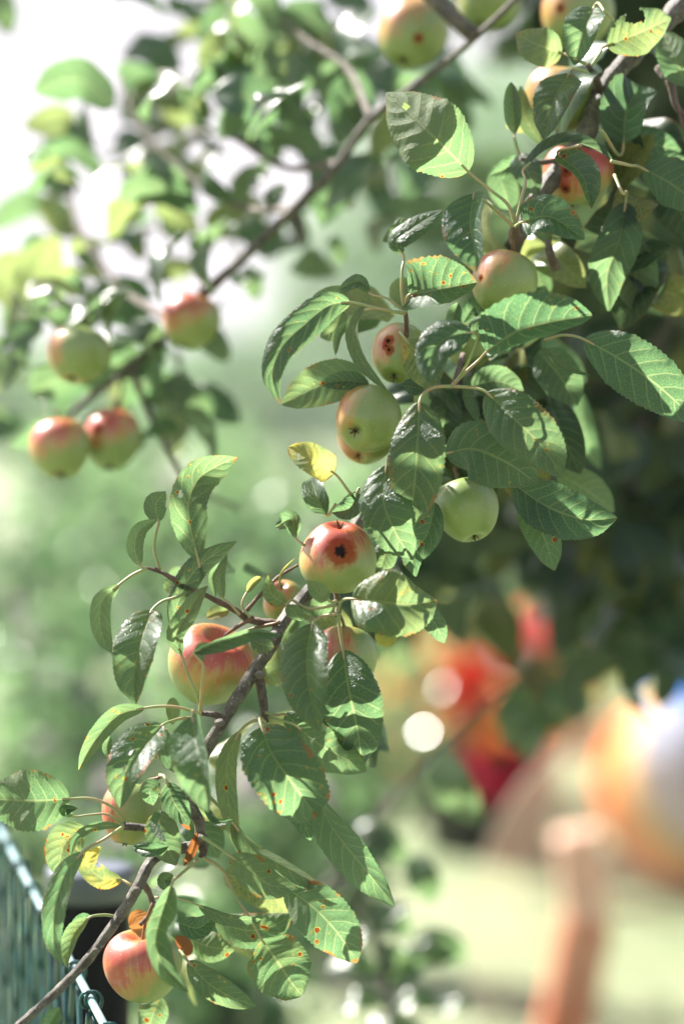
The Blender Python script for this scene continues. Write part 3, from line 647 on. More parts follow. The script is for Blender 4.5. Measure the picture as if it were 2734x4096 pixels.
# ================================================================== FOREGROUND BRANCH
br = empty('apple_branch', P(2734, 30, F0+.12), 'sharp apple branch crossing the picture from upper right to lower left', 'branch')
def pt(a, d=0.0):        # (x, y[, cm]) -> place
    z = a[2] if len(a) > 2 else 0
    return P(a[0], a[1], F0 + (z + d) / 100)
def twig(pts, r0, r1, parent=br, young=0.0, name='twig', lumps=.25, k=9, D=None):
    q = [pt(a) if D is None else P(a[0], a[1], D) for a in pts]
    o = tube(name, q, r0 * px(), r1 * px(), parent, M_BARK, k=k, n=max(10, 7 * len(pts)), knob=.10, lumps=lumps)
    o['young'] = young; return o
limb = twig([(2790,-60,13),(2620,130,12),(2480,270,11),(2395,390,11),(2330,560,11),(2200,720,10),(2090,900,9),(2000,1120,13),(1910,1330,15),(1850,1520,15),(1740,1700,14),(1590,1880,11),(1450,2060,8),(1330,2260,6),(1205,2400,4),(1130,2490,2),(1085,2580,1),(1020,2680,1),(950,2790,.5),(880,2905,.5),(820,3010,1),(765,3120,1),(755,3200,.5),(800,3300,.5),(790,3370,1),(700,3400,2),(610,3440,1),(560,3530,0),(515,3610,0),(440,3720,-.5),(350,3840,-1),(218,3975,-1),(90,4090,-1.5),(-60,4220,-2)], 44, 17, name='limb', k=14, lumps=.22)
T = [
 ([(1135,2500,2),(1080,2490,2),(1000,2480,2),(940,2440,1),(860,2400,1),(760,2350,0),(660,2296,0),(585,2270,0)], 17, 6, .8),
 ([(975,2455,1),(1040,2380,1),(1110,2310,2),(1190,2260,3)], 9, 6, 1),
 ([(1010,2470,1),(960,2500,2),(900,2540,3)], 11, 6, 1),
 ([(885,2870,.5),(850,2858,0),(800,2852,0)], 14, 10, .2),
 ([(1030,2670,1),(1045,2760,1),(1055,2830,1),(1060,2890,1)], 22, 15, .3),
 ([(700,3330,2),(640,3320,0),(560,3310,0),(495,3305,-.5)], 16, 15, .1),
 ([(800,3350,1),(815,3400,1),(805,3430,1)], 22, 14, .2),
 ([(560,3520,1),(600,3580,2),(610,3640,2),(560,3700,2)], 15, 9, .5),
 ([(2060,960,8),(2055,930,6),(2058,900,4)], 30, 16, .9),
 ([(2220,1070,9),(2200,1020,8),(2190,960,8)], 22, 14, .4),
 ([(1620,1450,4),(1625,1330,3),(1622,1255,2)], 10, 9, .9),
 ([(1850,1420,7),(1825,1500,3),(1806,1545,0)], 12, 8, .6),
 ([(1360,2280,6),(1345,2360,3),(1352,2430,3),(1350,2460,2)], 17, 12, .1),
 ([(1470,1960,6),(1440,1990,4),(1420,2000,2)], 10, 7, .8),
 ([(2400,380,11),(2380,310,9),(2345,258,7)], 20, 11, .4),
 ([(2630,270,12),(2680,340,11),(2700,420,11),(2740,480,11)], 20, 12, .5),
 ([(2690,330,11),(2700,400,9),(2720,480,8),(2760,600,8)], 8, 7, .9),
 ([(2230,640,10),(2150,650,9),(2080,635,8)], 14, 8, .6),
 ([(2310,560,11),(2290,640,12),(2330,690,12)], 11, 8, .7),
 ([(735,2350,0),(660,2300,0),(620,2270,0)], 6, 5, 1),
]
for p_, r0, r1, yg in T: twig(p_, r0, r1, young=yg)
for (x, y, d, r_k) in [(880,2890,-.8,20),(1085,2560,0,18),(2395,400,9.5,30),(545,3560,-.8,17),(380,3805,-1.5,17),(1040,2700,0,20),(780,3170,0,18),(810,3350,0,22)]:
    c = pt((x, y, d)); V, F, uv = tube_data(curve([c + np.array([0, 0, -r_k*px()*.8]), c, c + np.array([0, 0, r_k*px()*.8])], 6), np.array([.3, .85, 1, 1, .85, .3]) * r_k * px(), 8, .35)
    mk('knot', V, F, M_BARK, br, uv, origin=c)

# leaves: (spine, half width, tilt of left half, tilt of right half, upper 'T' / under 'U' side to camera, depth cm, rust, yellow, petiole, options)
LV = [
 ([(2245,212),(2150,180,-1),(2060,135,0)],82,35,10,'U',7,.5,.35,[(2345,258),(2300,235)],{}),
 ([(2372,32),(2330,130,-1),(2295,262,1)],88,55,12,'T',6,.1,0,[(2450,80,3),(2420,50,1)],{}),
 ([(2425,182),(2530,140,-1),(2682,72)],95,20,-5,'T',6,.9,.35,[(2365,262),(2390,225)],dict(holes=[(.45,.75,.28),(.52,.5,.12)])),
 ([(2745,345),(2695,225),(2648,128)],78,15,15,'U',9,.1,.1,None,{}),
 ([(2275,295),(2215,400,-1.5),(2172,560)],92,48,-8,'T',6,.5,.1,[(2350,290),(2315,278)],{}),
 ([(2055,537),(2048,430),(2042,328)],52,20,20,'U',8,.2,.05,[(2075,620),(2060,570)],{}),
 ([(2170,585),(2095,460),(2080,340)],40,40,20,'U',9,.2,.35,None,{}),
 ([(2492,575),(2500,460,-2),(2565,345)],125,20,42,'T',10,.1,0,[(2400,520,2)],{}),
 ([(2440,590),(2580,575),(2722,602)],78,10,15,'T',12,.0,.0,None,{}),
 ([(2095,672),(2180,600),(2260,570),(2370,592),(2455,652)],58,-58,-118,'T',4,.1,0,[(2062,890,0),(2085,790,0),(2100,720)],dict(curl=0)),
 ([(2228,618),(2330,710,-1),(2362,836)],80,5,48,'T',5,.5,.1,[(2320,580,3)],{}),
 ([(1872,687),(1735,548,-1),(1625,445,0),(1543,370,1)],152,14,8,'U',0,.55,.12,[(2058,895),(2030,820),(1960,760)],dict(holes=[(.78,-.12,.09),(.28,.55,.05)])),
 ([(1895,775),(1880,900,-1),(1898,1000,-1),(1902,1088)],112,56,-2,'T',-2,.35,0,[(2050,905,2),(1990,850,1.5),(1930,800)],{}),
 ([(1610,1015),(1580,975),(1650,910),(1768,838)],62,-30,50,'T',2,.1,.05,[(1620,1250),(1608,1190),(1607,1080)],{}),
 ([(2088,888),(2200,868,-1.5),(2337,958)],90,30,45,'T',1,.4,0,[(2060,905,3)],{}),
 ([(2075,625),(2010,680),(1955,700)],42,30,40,'T',10,0,0,None,{}),
 ([(2500,810),(2478,950,-1),(2425,1100),(2432,1245)],95,12,18,'T',8,.15,0,[(2455,700,3),(2480,760,1)],{}),
 ([(2535,955),(2542,1110),(2572,1262)],108,12,12,'U',11,.05,.08,None,{}),
 ([(1945,1407),(2070,1325,-1.5),(2210,1287,-1),(2367,1262)],146,8,50,'T',-2,.15,0,[(1808,1540),(1870,1480),(1915,1440)],{}),
 ([(2335,1358),(2450,1420,-1),(2600,1520,-1),(2800,1700)],118,12,5,'T',0,.05,0,[(2180,1360,5),(2260,1340,2)],{}),
 ([(2570,675),(2665,725),(2830,850)],112,10,-10,'T',6,.15,0,[(2440,645,3),(2510,660)],{}),
 ([(2600,640),(2680,660),(2800,700)],60,10,10,'T',9,0,0,None,{}),
 ([(1882,1545),(1985,1525),(2092,1562)],68,5,15,'T',8,.1,0,None,{}),
 ([(2150,1405),(2240,1510),(2305,1625)],95,10,10,'T',11,0,0,None,{}),
 ([(2165,1385),(2255,1462),(2362,1503)],26,-60,60,'T',5,.1,.2,None,{}),
 ([(1400,1210),(1330,1215,-1),(1215,1300,-2),(1120,1400,-2),(1088,1500,-1),(1120,1618)],70,(10,50),(15,-20),'T',-1,.35,.05,[(1620,1255,0),(1520,1235)],{}),
 ([(1462,1500),(1310,1530),(1125,1618)],92,20,10,'U',5,.35,.2,None,{}),
 ([(1475,1535),(1380,1522),(1275,1538)],42,10,10,'T',3,.8,0,None,{}),
 ([(1462,1212),(1412,1300),(1425,1400),(1500,1510),(1550,1562)],34,40,-30,'U',1,.1,.1,None,{}),
 ([(1370,1240),(1330,1320),(1280,1350)],52,20,20,'U',8,.2,.2,None,{}),
 ([(1410,1270),(1352,1340),(1340,1422)],24,30,30,'U',5,.1,.1,[(1620,1255),(1500,1235)],{}),
 ([(1478,1172),(1435,1128),(1358,1158)],34,50,45,'T',2,.1,0,[(1610,1240),(1550,1195)],dict(wave=.3)),
 ([(1400,1160),(1320,1170),(1248,1187)],26,40,20,'U',4,.1,.1,None,{}),
 ([(1638,1178),(1770,1155,-1),(1905,1130)],152,12,46,'T',1,.5,0,[(1622,1250,2)],{}),
 ([(1885,1330),(1790,1350),(1740,1395),(1722,1470),(1717,1532)],84,50,-5,'T',-6,.2,.0,[(1806,1545,2),(1870,1450,-3),(1905,1370)],{}),
 ([(1625,1362),(1690,1450),(1722,1567)],86,10,20,'T',-2,1.0,.45,[(1600,1330,3)],{}),
 ([(1677,1607),(1668,1780,-1.5),(1655,1950,-1),(1628,2122)],112,28,6,'T',-4,.45,.15,[(1806,1545),(1740,1548,-2),(1695,1572,-3)],{}),
 ([(1545,1862),(1530,1990,-1),(1580,2130,-1),(1652,2240)],108,18,8,'T',-1.5,.15,0,[(1560,1880,5)],{}),
 ([(1740,2010),(1705,2140),(1648,2230),(1662,2307)],60,15,15,'T',3,.3,0,None,{}),
 ([(1945,1570),(2060,1680,-1.5),(2170,1790,-1),(2248,1912)],110,10,20,'T',-3,.4,.08,[(1808,1545),(1880,1550)],{}),
 ([(1780,1815),(1875,1795,-1),(2010,1842,-1),(2152,1938)],128,16,24,'T',-.5,.25,0,[(1700,1830,5)],{}),
 ([(2050,1935),(2205,2035),(2350,2078),(2467,2072)],108,8,14,'T',2,.12,0,None,{}),
 ([(2085,2000),(2165,2130),(2217,2283)],74,8,8,'T',3.5,.12,0,None,{}),
 ([(2230,1895),(2350,1965),(2455,2048)],80,10,20,'U',14,0,.08,None,{}),
 ([(2300,1550),(2345,1740),(2400,1880)],60,10,10,'U',26,0,0,None,{}),
 ([(1335,1892),(1250,1838,-1),(1153,1790)],70,18,12,'U',-1,1.0,.75,[(1420,2000,3),(1390,1960)],dict(holes=[(.78,.25,.10)])),
 ([(1305,2060),(1268,1990),(1245,1912)],62,40,50,'T',3,.05,0,[(1345,2015,3)],{}),
 ([(1428,1968),(1400,2030),(1325,2050)],48,40,40,'T',0,.05,0,[(1425,2000,3)],{}),
 ([(1180,2150),(1165,2080),(1100,2110)],42,50,50,'T',1,.2,0,[(1240,2200,4),(1205,2172)],dict(wave=.35)),
 ([(1562,2150),(1535,2230),(1508,2310)],52,22,5,'T',4,.1,.15,None,{}),
 ([(792,2237),(762,2110,-1),(755,2000,-2),(790,1920,-2),(865,1865,-1),(950,1830)],82,(5,10,60),(10,10,-20),'T',-1,.55,.1,[(760,2350,1),(800,2290)],dict(holes=[(.42,.45,.07)])),
 ([(635,2085),(622,2020),(662,1965)],48,20,20,'U',1,.1,.1,[(640,2280),(618,2200),(625,2130)],{}),
 ([(560,2262),(538,2190),(558,2120),(630,2078)],40,30,20,'U',0,.05,.08,[(585,2272)],{}),
 ([(475,2340),(410,2400),(400,2500),(420,2570),(447,2614)],44,15,45,'U',0,.05,.1,[(590,2272),(530,2300)],{}),
 ([(607,2442),(578,2520,-1),(552,2620,-1.5),(535,2720,-1),(542,2818)],104,58,6,'T',-1,.4,.1,[(770,2360,1),(700,2390),(650,2405)],{}),
 ([(685,2505),(728,2370),(790,2270,-1),(870,2210),(947,2165)],52,12,-5,'T',0,.75,.05,None,{}),
 ([(725,2620),(702,2550),(752,2450),(800,2375),(832,2342)],42,30,30,'U',-2,.2,.15,[(805,2850,0),(790,2790,-2),(745,2680,-2)],{}),
 ([(890,2395),(880,2300),(908,2218)],24,30,30,'U',0,.05,.2,[(960,2460),(900,2400)],{}),
 ([(860,2390),(850,2300),(895,2240)],18,40,40,'U',3,.1,.1,None,{}),
 ([(985,2372),(1010,2335),(1042,2308)],26,40,40,'U',1,.4,.8,[(1000,2470),(968,2420)],{}),
 ([(920,2440),(870,2452),(825,2470)],34,50,20,'U',3,.3,.6,None,{}),
 ([(732,2330),(690,2342),(652,2322)],34,20,20,'U',2,.5,.2,None,{}),
 ([(1142,2418),(1085,2375),(1072,2298)],48,15,15,'U',-2,.7,.5,[(1345,2420),(1220,2430),(1165,2400)],{}),
 ([(1148,2420),(1180,2450),(1202,2484)],36,40,-20,'U',-2,.1,.1,None,{}),
 ([(1120,2380),(1122,2300),(1180,2230)],14,60,60,'U',-1,.5,.8,None,{}),
 ([(1312,2400),(1265,2362),(1225,2322)],46,35,25,'U',-4,.45,.25,[(1345,2405)],{}),
 ([(1405,2395),(1500,2404,-1),(1620,2418,-1),(1747,2402)],132,10,38,'T',-4,.55,.28,[(1350,2440,0),(1365,2405,-2)],{}),
 ([(1660,2440),(1725,2480),(1778,2572)],46,10,25,'T',3,.1,0,None,{}),
 ([(1500,2535),(1545,2560),(1592,2528)],28,20,20,'U',-2,.3,.9,None,{}),
 ([(1250,2495),(1230,2600,-1),(1230,2700,-1.5),(1245,2810,-1),(1277,2926)],110,58,8,'T',-3,.25,.08,[(1348,2455),(1290,2465,-1),(1260,2480,-2)],{}),
 ([(1370,2600),(1395,2760,-1.5),(1425,2900,-1),(1450,3060)],122,16,14,'T',-1,.2,.03,[(1352,2450),(1358,2520)],{}),
 ([(1140,2858),(1200,2900),(1262,2918)],48,15,25,'T',1,.1,0,[(1060,2850),(1110,2860)],{}),
 ([(1240,2860),(1280,2830),(1310,2800)],40,15,15,'T',4,.05,.1,None,{}),
 ([(1185,2905),(1280,2980,-1),(1370,3030),(1467,3085)],86,5,-14,'U',0,.2,.02,[(1065,2870,1),(1120,2880)],{}),
 ([(1045,2905),(1085,3010,-1),(1160,3120,-1.5),(1268,3267)],142,22,20,'T',-4,.6,0,[(1060,2885,1)],{}),
 ([(1110,3190),(1190,3245),(1243,3362)],48,15,15,'T',0,0,0,None,{}),
 ([(1268,3190),(1330,3310,-1),(1430,3440,-1),(1510,3540),(1578,3626)],96,-62,10,'U',0,.2,.04,[(1262,3120,3)],{}),
 ([(580,2832),(480,2858),(400,2935),(350,3010),(315,3082)],48,38,25,'U',0,.15,.15,[(800,2852),(690,2826)],{}),
 ([(440,2945),(428,2990),(438,3042)],26,20,20,'T',2,.1,0,None,{}),
 ([(650,2900),(570,2990,-1),(505,3100,-1),(480,3232)],98,58,4,'T',-2,.95,.05,[(790,2870,1),(700,2880)],dict(holes=[(.45,-.35,.12),(.62,-.2,.08)])),
 ([(770,2868),(782,2960,-1),(805,3060,-1.5),(820,3150,-1),(835,3250)],112,55,0,'T',-7,.1,0,[(800,2855,-2)],dict(wave=.2)),
 ([(960,2925),(915,3020),(905,3130),(925,3280),(942,3392)],44,40,20,'U',0,.25,.25,[(1055,2875),(1000,2890)],{}),
 ([(790,3160),(800,3240),(845,3285)],38,20,20,'U',1,.5,.4,None,{}),
 ([(812,3215),(860,3285),(938,3278)],20,50,60,'T',-2,.2,0,None,{}),
 ([(922,3425),(1000,3480),(1080,3540),(1182,3550)],68,12,16,'U',-1,.75,.15,[(805,3345),(860,3380)],{}),
 ([(932,3292),(1000,3385),(1130,3462),(1308,3558)],66,-60,8,'U',0,.7,.1,[(820,3170,2),(870,3220,1)],{}),
 ([(1140,3548),(1230,3610,-1),(1340,3720,-1),(1428,3852)],108,10,6,'U',1,.7,0,None,{}),
 ([(1045,3757),(1105,3840),(1165,3930),(1208,3982)],130,14,8,'U',1,.55,.18,[(808,3430),(880,3470),(950,3600),(995,3665)],dict(holes=[(.97,.25,.10)])),
 ([(860,3685),(1000,3722),(1100,3700),(1168,3655)],74,-10,8,'U',3,.75,.12,None,{}),
 ([(795,3622),(900,3670),(1048,3678)],34,40,-40,'T',-1,.1,.05,[(620,3590,0),(700,3592)],{}),
 ([(715,3690),(790,3712),(862,3662)],50,10,10,'T',2,.5,0,None,{}),
 ([(760,3760),(850,3790),(938,3800)],66,10,10,'U',6,.3,.15,None,{}),
 ([(752,3845),(830,3930,-1),(930,3990),(1027,4026)],56,28,14,'T',0,.55,.1,[(720,3800,1)],{}),
 ([(685,3545),(642,3680,-1),(628,3800,-2),(670,3900,-1),(752,3970)],92,35,45,'T',-5,.08,0,[(790,3440,0),(720,3500,-2)],dict(wave=.16)),
 ([(672,3560),(658,3522),(692,3498)],30,20,20,'T',2,0,.1,None,{}),
 ([(705,3745),(745,3790),(750,3828)],28,40,20,'U',-1,0,0,None,dict(dry=1)),
 ([(525,3650),(560,3690),(572,3735)],46,20,20,'U',4,0,0,None,dict(dry=.9)),
 ([(790,3330),(770,3400),(735,3465)],20,40,40,'U',0,0,0,None,dict(dry=1)),
 ([(748,3240),(738,3290),(760,3320)],14,40,40,'U',0,0,0,None,dict(dry=1)),
 ([(640,3985),(608,4070),(582,4150)],64,14,14,'U',6,.6,.15,None,{}),
 ([(330,3410),(265,3490,-1),(232,3580,-1),(215,3680,-1),(215,3770),(252,3862)],50,42,30,'U',-3,.25,0,[(495,3305),(420,3355,-1)],{}),
 ([(338,3305),(262,3370),(232,3512)],74,12,12,'U',1,1.0,.4,None,{}),
 ([(488,3302),(380,3308),(305,3352),(280,3432)],20,40,40,'U',-1,.1,.1,None,{}),
 ([(290,3262),(262,3240),(312,3232)],30,40,30,'T',0,.1,0,[(492,3300),(430,3258),(350,3260)],{}),
 ([(487,3520),(415,3515),(352,3455),(402,3385)],46,10,15,'U',1,1.0,1.0,[(548,3555),(520,3538)],dict(holes=[(.55,-.75,.25)])),
 ([(280,3195),(150,3202,-1),(10,3198),(-70,3190)],122,14,8,'U',0,.45,.06,[(500,3292),(450,3230),(370,3195)],{}),
 ([(640,3130),(602,3160),(612,3222)],42,35,20,'U',-1,.1,0,None,{}),
 ([(668,3130),(692,3200),(757,3302)],56,14,30,'T',-2,.35,0,[(640,3100,1)],{}),
 ([(632,3242),(650,3340),(705,3462)],70,10,10,'U',-1,.45,.1,None,{}),
 ([(675,3385),(605,3398),(533,3388)],36,50,52,'T',-3,.05,0,None,{}),
 ([(640,3240),(625,3290),(665,3370)],26,50,10,'T',-3,.2,0,None,{}),
 ([(355,3672),(300,3735),(275,3812),(268,3872)],46,45,10,'U',-1,.2,.25,[(490,3672,0),(410,3660)],{}),
 ([(360,3660),(320,3690),(290,3760)],34,50,30,'T',1,.1,0,None,{}),
 ([(240,4030),(205,4085),(165,4150)],46,50,50,'T',-9,.05,0,None,{}),
 ([(775,2608),(900,2562),(1010,2528),(1132,2540)],46,62,20,'T',-5,.05,.0,[(800,2845,-1),(808,2740,-4),(808,2650,-5)],{}),
 ([(812,2645),(800,2600),(850,2580)],22,40,20,'U',-5,.05,.1,None,{}),
 ([(1002,2558),(1050,2578),(1096,2588)],36,15,15,'T',-2,.7,.15,None,{}),
 ([(690,2790),(692,2850),(690,2900)],30,20,20,'U',4,.1,.2,None,{}),
 ([(668,2925),(658,3020),(700,3092)],32,35,-20,'U',0,.3,0,[(620,3030,1)],{}),
 ([(1100,2600),(1080,2680),(1112,2742)],44,15,15,'U',5,.6,.25,None,{}),
 ([(1180,2480),(1150,2530),(1165,2600)],40,15,15,'U',6,.3,.1,None,{}),
 ([(1330,2430),(1260,2420),(1200,2440)],55,10,10,'T',6,0,0,None,{}),
 ([(1800,1560),(1775,1680),(1792,1792)],72,10,10,'T',8,0,0,None,{}),
 ([(1860,1560),(1850,1680),(1822,1800)],68,10,10,'T',10,0,0,None,{}),
 ([(1868,1500),(1872,1600),(1917,1697)],20,40,30,'T',3,.05,.1,None,{}),
 ([(1700,1562),(1655,1548),(1603,1540)],34,15,25,'T',2,.1,0,None,{}),
 ([(1850,1290),(1900,1225),(1945,1282)],40,20,20,'T',6,0,0,None,{}),
 ([(1870,1330),(1920,1320),(1960,1370)],50,10,10,'T',7,0,0,None,{}),
 ([(1730,1640),(1740,1720),(1770,1800)],30,20,40,'T',4,.05,0,None,{}),
 ([(1930,1650),(1890,1760),(1760,1800)],60,10,10,'T',12,0,0,None,{}),
 ([(1620,1245),(1600,1150),(1640,1110)],50,10,10,'U',8,.05,.35,None,{}),
 ([(1990,1240),(1960,1300),(1980,1370)],55,10,10,'T',9,0,0,None,{}),
 ([(2100,1050),(2160,1130),(2150,1230)],50,20,20,'U',16,0,.1,None,{}),
 ([(1610,870),(1590,930),(1530,965)],38,40,10,'T',6,.1,.1,None,{}),
 ([(1500,1640),(1445,1720),(1450,1800)],55,15,15,'U',14,.5,.5,None,{}),
 ([(1830,1210),(1810,1290),(1845,1350)],40,30,40,'T',3,.05,0,None,{}),
 ([(830,2640),(880,2700)],10,10,10,'T',9,0,0,None,{}),
]
rleaf = random.Random(3)
for (sp, Wp, aL, aR, sd, d, rust, yel, pet, op) in LV:
    tipz = rleaf.uniform(-1.0, 1.5)
    mxa = max(max(a) if isinstance(a, tuple) else a for a in (aL, aR))
    if mxa >= 42 and min(np.min(aL), np.min(aR)) > -50:
        tv = np.array([sp[-1][0] - sp[0][0], -(sp[-1][1] - sp[0][1])], float); q_ = (tv @ np.array([-.52, .66]))
        aL, aR = [tuple(q + 5 if q >= 42 else q for q in a) if isinstance(a, tuple) else (a + 6 if a >= 42 else a) for a in (aL, aR)]
        tipz = float(np.clip(q_ * px() * 100 / .75, -4.5, 4.5)) * .85
    m_ = len(sp)
    pts = [pt((a[0], a[1], (a[2] if len(a) > 2 else 0) + tipz * (i / (m_ - 1)) ** 1.5), d) for i, a in enumerate(sp)]
    big = Wp > 40
    nu = 73 if big else 37; C = curve(pts, nu); uu = np.linspace(0, 1, nu)
    vd = (C - np.array(CAM)); vd /= np.linalg.norm(vd, axis=1)[:, None]; gl_ = mxa >= 42
    C = C + vd * (Wp * px() * (rleaf.uniform(-.5, .15) * np.sin(math.pi * uu) + (0 if gl_ else rleaf.uniform(-.4, .7)) * uu ** 3 + .10 * np.sin(uu * rleaf.uniform(7, 12)) * (1 - uu)))[:, None]
    if not gl_: ja, jb = rleaf.uniform(-14, 14), rleaf.uniform(-14, 14); aL, aR = [tuple(q + ja + (jb if i_ == 1 else 0) for i_, q in enumerate(a if isinstance(a, tuple) else (a, a))) for a in (aL, aR)]
    V, F, uv = leaf_mesh(C, Wp * 1.06 * px(), aL, aR, sd, nu=nu, nv=9 if big else 5, curl=op.get('curl', rleaf.choice([-26, -14, -14, 4, 18])), wave=op.get('wave', .10), holes=op.get('holes', ()))
    lf = mk('leaf', V, F, M_LEAF, br, uv, origin=pts[0]); lf['rust'] = float(rust); lf['yellow'] = float(yel) if yel > .6 else float(yel) * .5; lf['dry'] = float(op.get('dry', 0)); reg(lf, pts[0])
    if pet:
        q = [pt(a) if len(a) > 2 else pt((a[0], a[1], 1.0 * 0 + d * .6)) for a in pet] + [pts[0], C[nu // 12]]
        Cq = curve(q, 6 * len(q)); r0 = (6.5 if big else 5.0) * px()
        Vp, Fp, up = tube_data(Cq, np.linspace(r0 * 1.15, r0 * .75, len(Cq)), 8); mk('petiole', Vp, Fp, M_PET, lf, up, origin=pts[0])

# ================================================================== BLURRED BRANCHES BEHIND
def proto_leaves(m, n=6):
    out = []
    for i in range(n):
        L_ = 1.0; C = curve([(0, 0, 0), (.5, .06 * (i - 2), .10 + .03 * i), (1, .1 * (i - 3), -.05 * i)], 13)
        V, F, uv = leaf_mesh(C, .30 + .02 * (i % 3), (15, 35), (20, 30 - 6 * i), 'T', nu=13, nv=3, wave=.12, teeth=0, quilt=.03, Nref=np.array([0, 0, 1.0]))
        o = mk('leaf', V, F, m, None, uv); me = o.data; bpy.data.objects.remove(o); out.append(me)
    return out
M_LEAFD = leaf_material('shade_tinted_leaf', hero=False, dark=.6, gloss=0.36, trans=0.15, uk=.30, spec=.3)  # dark copy of the far apple leaf with shade put into the colour
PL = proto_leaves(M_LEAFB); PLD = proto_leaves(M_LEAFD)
def put_leaf(parent, p, direction, up, L_, me=None, rust=0.05, yel=0.05):
    d = Vector(direction).normalized(); n = Vector(up); s = n.cross(d).normalized(); n = d.cross(s)
    mtx = Matrix((d, s, n)).transposed().to_4x4()
    o = bpy.data.objects.new('leaf', me or random.choice(PL)); COL.objects.link(o); o.parent = parent
    o.matrix_local = Matrix.Translation(Vector(p) - Vector(PW[parent.name])) @ mtx @ Matrix.Scale(L_, 4)
    o['rust'] = rust; o['yellow'] = yel; o['dry'] = 0.0; return o
def scatter(parent, spots, D0, jD, L0, seed, dens=1.0, pl=None):
    """spots in displayed pixels: (x, y, spread, count)"""
    r = random.Random(seed)
    for (x, y, s, c) in spots:
        for _ in range(max(1, int(c * dens + .5))):
            p = PD(x + r.gauss(0, s), y + r.gauss(0, s), D0 + r.uniform(-jD, jD))
            dv = (r.gauss(0, 1), r.gauss(0, .6), r.gauss(-.45, .8)); up = (r.gauss(-.3, .6), r.gauss(0, .7), r.gauss(.9, .5))
            put_leaf(parent, p, dv, up, L0 * r.uniform(.75, 1.2), me=r.choice(pl) if pl else None, rust=r.choice([0, 0, .2]), yel=r.choice([0, 0, 0, .3]))
def leafd(parent, x0, y0, x1, y1, D, tilt=(0, 0, 1), dz=0.0, yel=.05):
    a = PD(x0, y0, D); b = PD(x1, y1, D + dz); v = b - a; put_leaf(parent, a, v, tilt, float(np.linalg.norm(v)), yel=yel)
def twd(parent, pts, r0, r1, D, yg=.3, name='twig'):
    q = [PD(a[0], a[1], D + (a[2] if len(a) > 2 else 0)) for a in pts]
    o = tube(name, q, r0, r1, parent, M_BARK, k=9, n=7 * len(q), knob=.1, lumps=.2); o['young'] = yg

rb = empty('apple_branch', PD(1100, 60, 2.25), 'blurred bare branch running down left to the apple with the red top', 'branch')
twd(rb, [(1240,-60,-.1),(1090,85,-.05),(960,190,0),(850,272,.02),(775,375,.05),(672,480,.06),(560,588,.08),(462,680,.09),(425,715,.10)], .0026, .0056, 2.28, .0, 'limb')
twd(rb, [(425,715,.12),(370,775,.12),(290,850,.12),(205,912,.12),(150,955,.12)], .0045, .003, 2.28, 0)
twd(rb, [(672,480,.06),(690,540,.06),(680,560,.06)], .0035, .0015, 2.28)
twd(rb, [(300,840,.12),(340,940,.15),(390,1040,.15),(440,1112,.15),(550,1168,.15)], .004, .002, 2.28, 0)
twd(rb, [(200,912,.12),(250,880,.12),(270,930,.2),(262,960,.2)], .003, .002, 2.28)
twd(rb, [(850,272,.02),(790,150,.1),(700,90,.15),(640,40,.2)], .004, .002, 2.28)
twd(rb, [(775,375,.05),(640,380,.15),(520,310,.2),(440,300,.25)], .004, .002, 2.28)
twd(rb, [(672,480,.06),(540,470,.15),(430,400,.2),(320,290,.25),(270,170,.3)], .004, .0015, 2.28)
twd(rb, [(400,745,.1),(260,640,.2),(180,520,.25),(150,420,.3),(100,350,.3)], .0045, .002, 2.28)
for a in [(700,190,590,330,2.25,(-.5,-.3,.9)),(680,215,545,300,2.25,(-.6,-.5,.8)),(620,400,560,430,2.4,(0,-.6,.8)),(650,420,600,480,2.4,(0,-.8,.6)),
          (880,345,830,400,2.45,(0,-1,.3)),(760,540,800,600,2.5,(0,-1,.3)),(560,610,575,690,2.6,(0,-1,.2)),(300,655,200,740,2.3,(-.5,-.2,.9)),(290,670,250,790,2.3,(-.6,-.5,.7)),
          (250,700,130,800,2.3,(-.5,-.3,.9)),(300,740,350,830,2.4,(.2,-.9,.4)),(330,925,450,950,2.42,(-.1,-.5,.8)),(420,850,370,940,2.4,(0,-1,.3)),(520,680,500,790,2.55,(-.9,-.4,.5)),
          (120,640,60,740,2.5,(-.2,-1,.3)),(60,760,-20,880,2.5,(-.2,-1,.3)),(180,540,240,620,2.6,(-.2,-1,.2)),(100,740,20,830,2.4,(-.3,-1,.4)),
          (450,740,520,830,2.5,(-.3,-1,.3)),(380,800,300,890,2.45,(.2,-1,.3)),(420,880,480,960,2.55,(-.2,-1,.3))]: leafd(rb, *a)
scatter(rb, [(290,130,8,2),(420,190,12,5),(480,210,10,3),(250,240,6,1),(340,290,16,4),(450,275,16,5),(520,320,16,4),(450,385,16,5),(330,350,14,3),(600,330,18,4),(540,460,12,4),(575,640,6,1),(130,330,16,4),(60,385,10,2),(215,430,14,4),(110,455,10,3),(400,30,14,4),
             (560,190,20,5),(640,60,24,8),(690,120,22,7),(610,110,20,5),(760,70,28,9),(720,240,20,5),(740,330,14,3),(880,372,12,3),(830,190,22,6),(910,150,18,4),(1000,200,18,4),(1060,170,14,3),(870,20,20,5),(1020,300,14,3),(480,100,16,4),(540,20,24,7),
             (60,580,20,4),(110,640,24,6),(40,700,20,5),(210,780,20,4),(330,780,20,5),(290,880,18,5),(420,910,20,6),(90,860,20,5),(40,960,16,4),(390,1000,16,3)], 2.65, .28, .072, 5, .85)
scatter(rb, [(350,440,18,4),(250,545,16,3),(400,560,16,3),(500,520,14,3),(620,500,14,3),(330,610,16,3),(700,560,14,3),(620,230,16,3),(180,250,14,2),(460,140,14,3),(790,440,14,2),(200,720,14,3),(130,770,12,2),(900,470,16,2)], 2.6, .3, .062, 15)
# near top-left corner dark leaf
leafd(rb, -20, -30, 45, 70, 2.9, (0, -1, .2))
for (n_, x, y) in (): pass

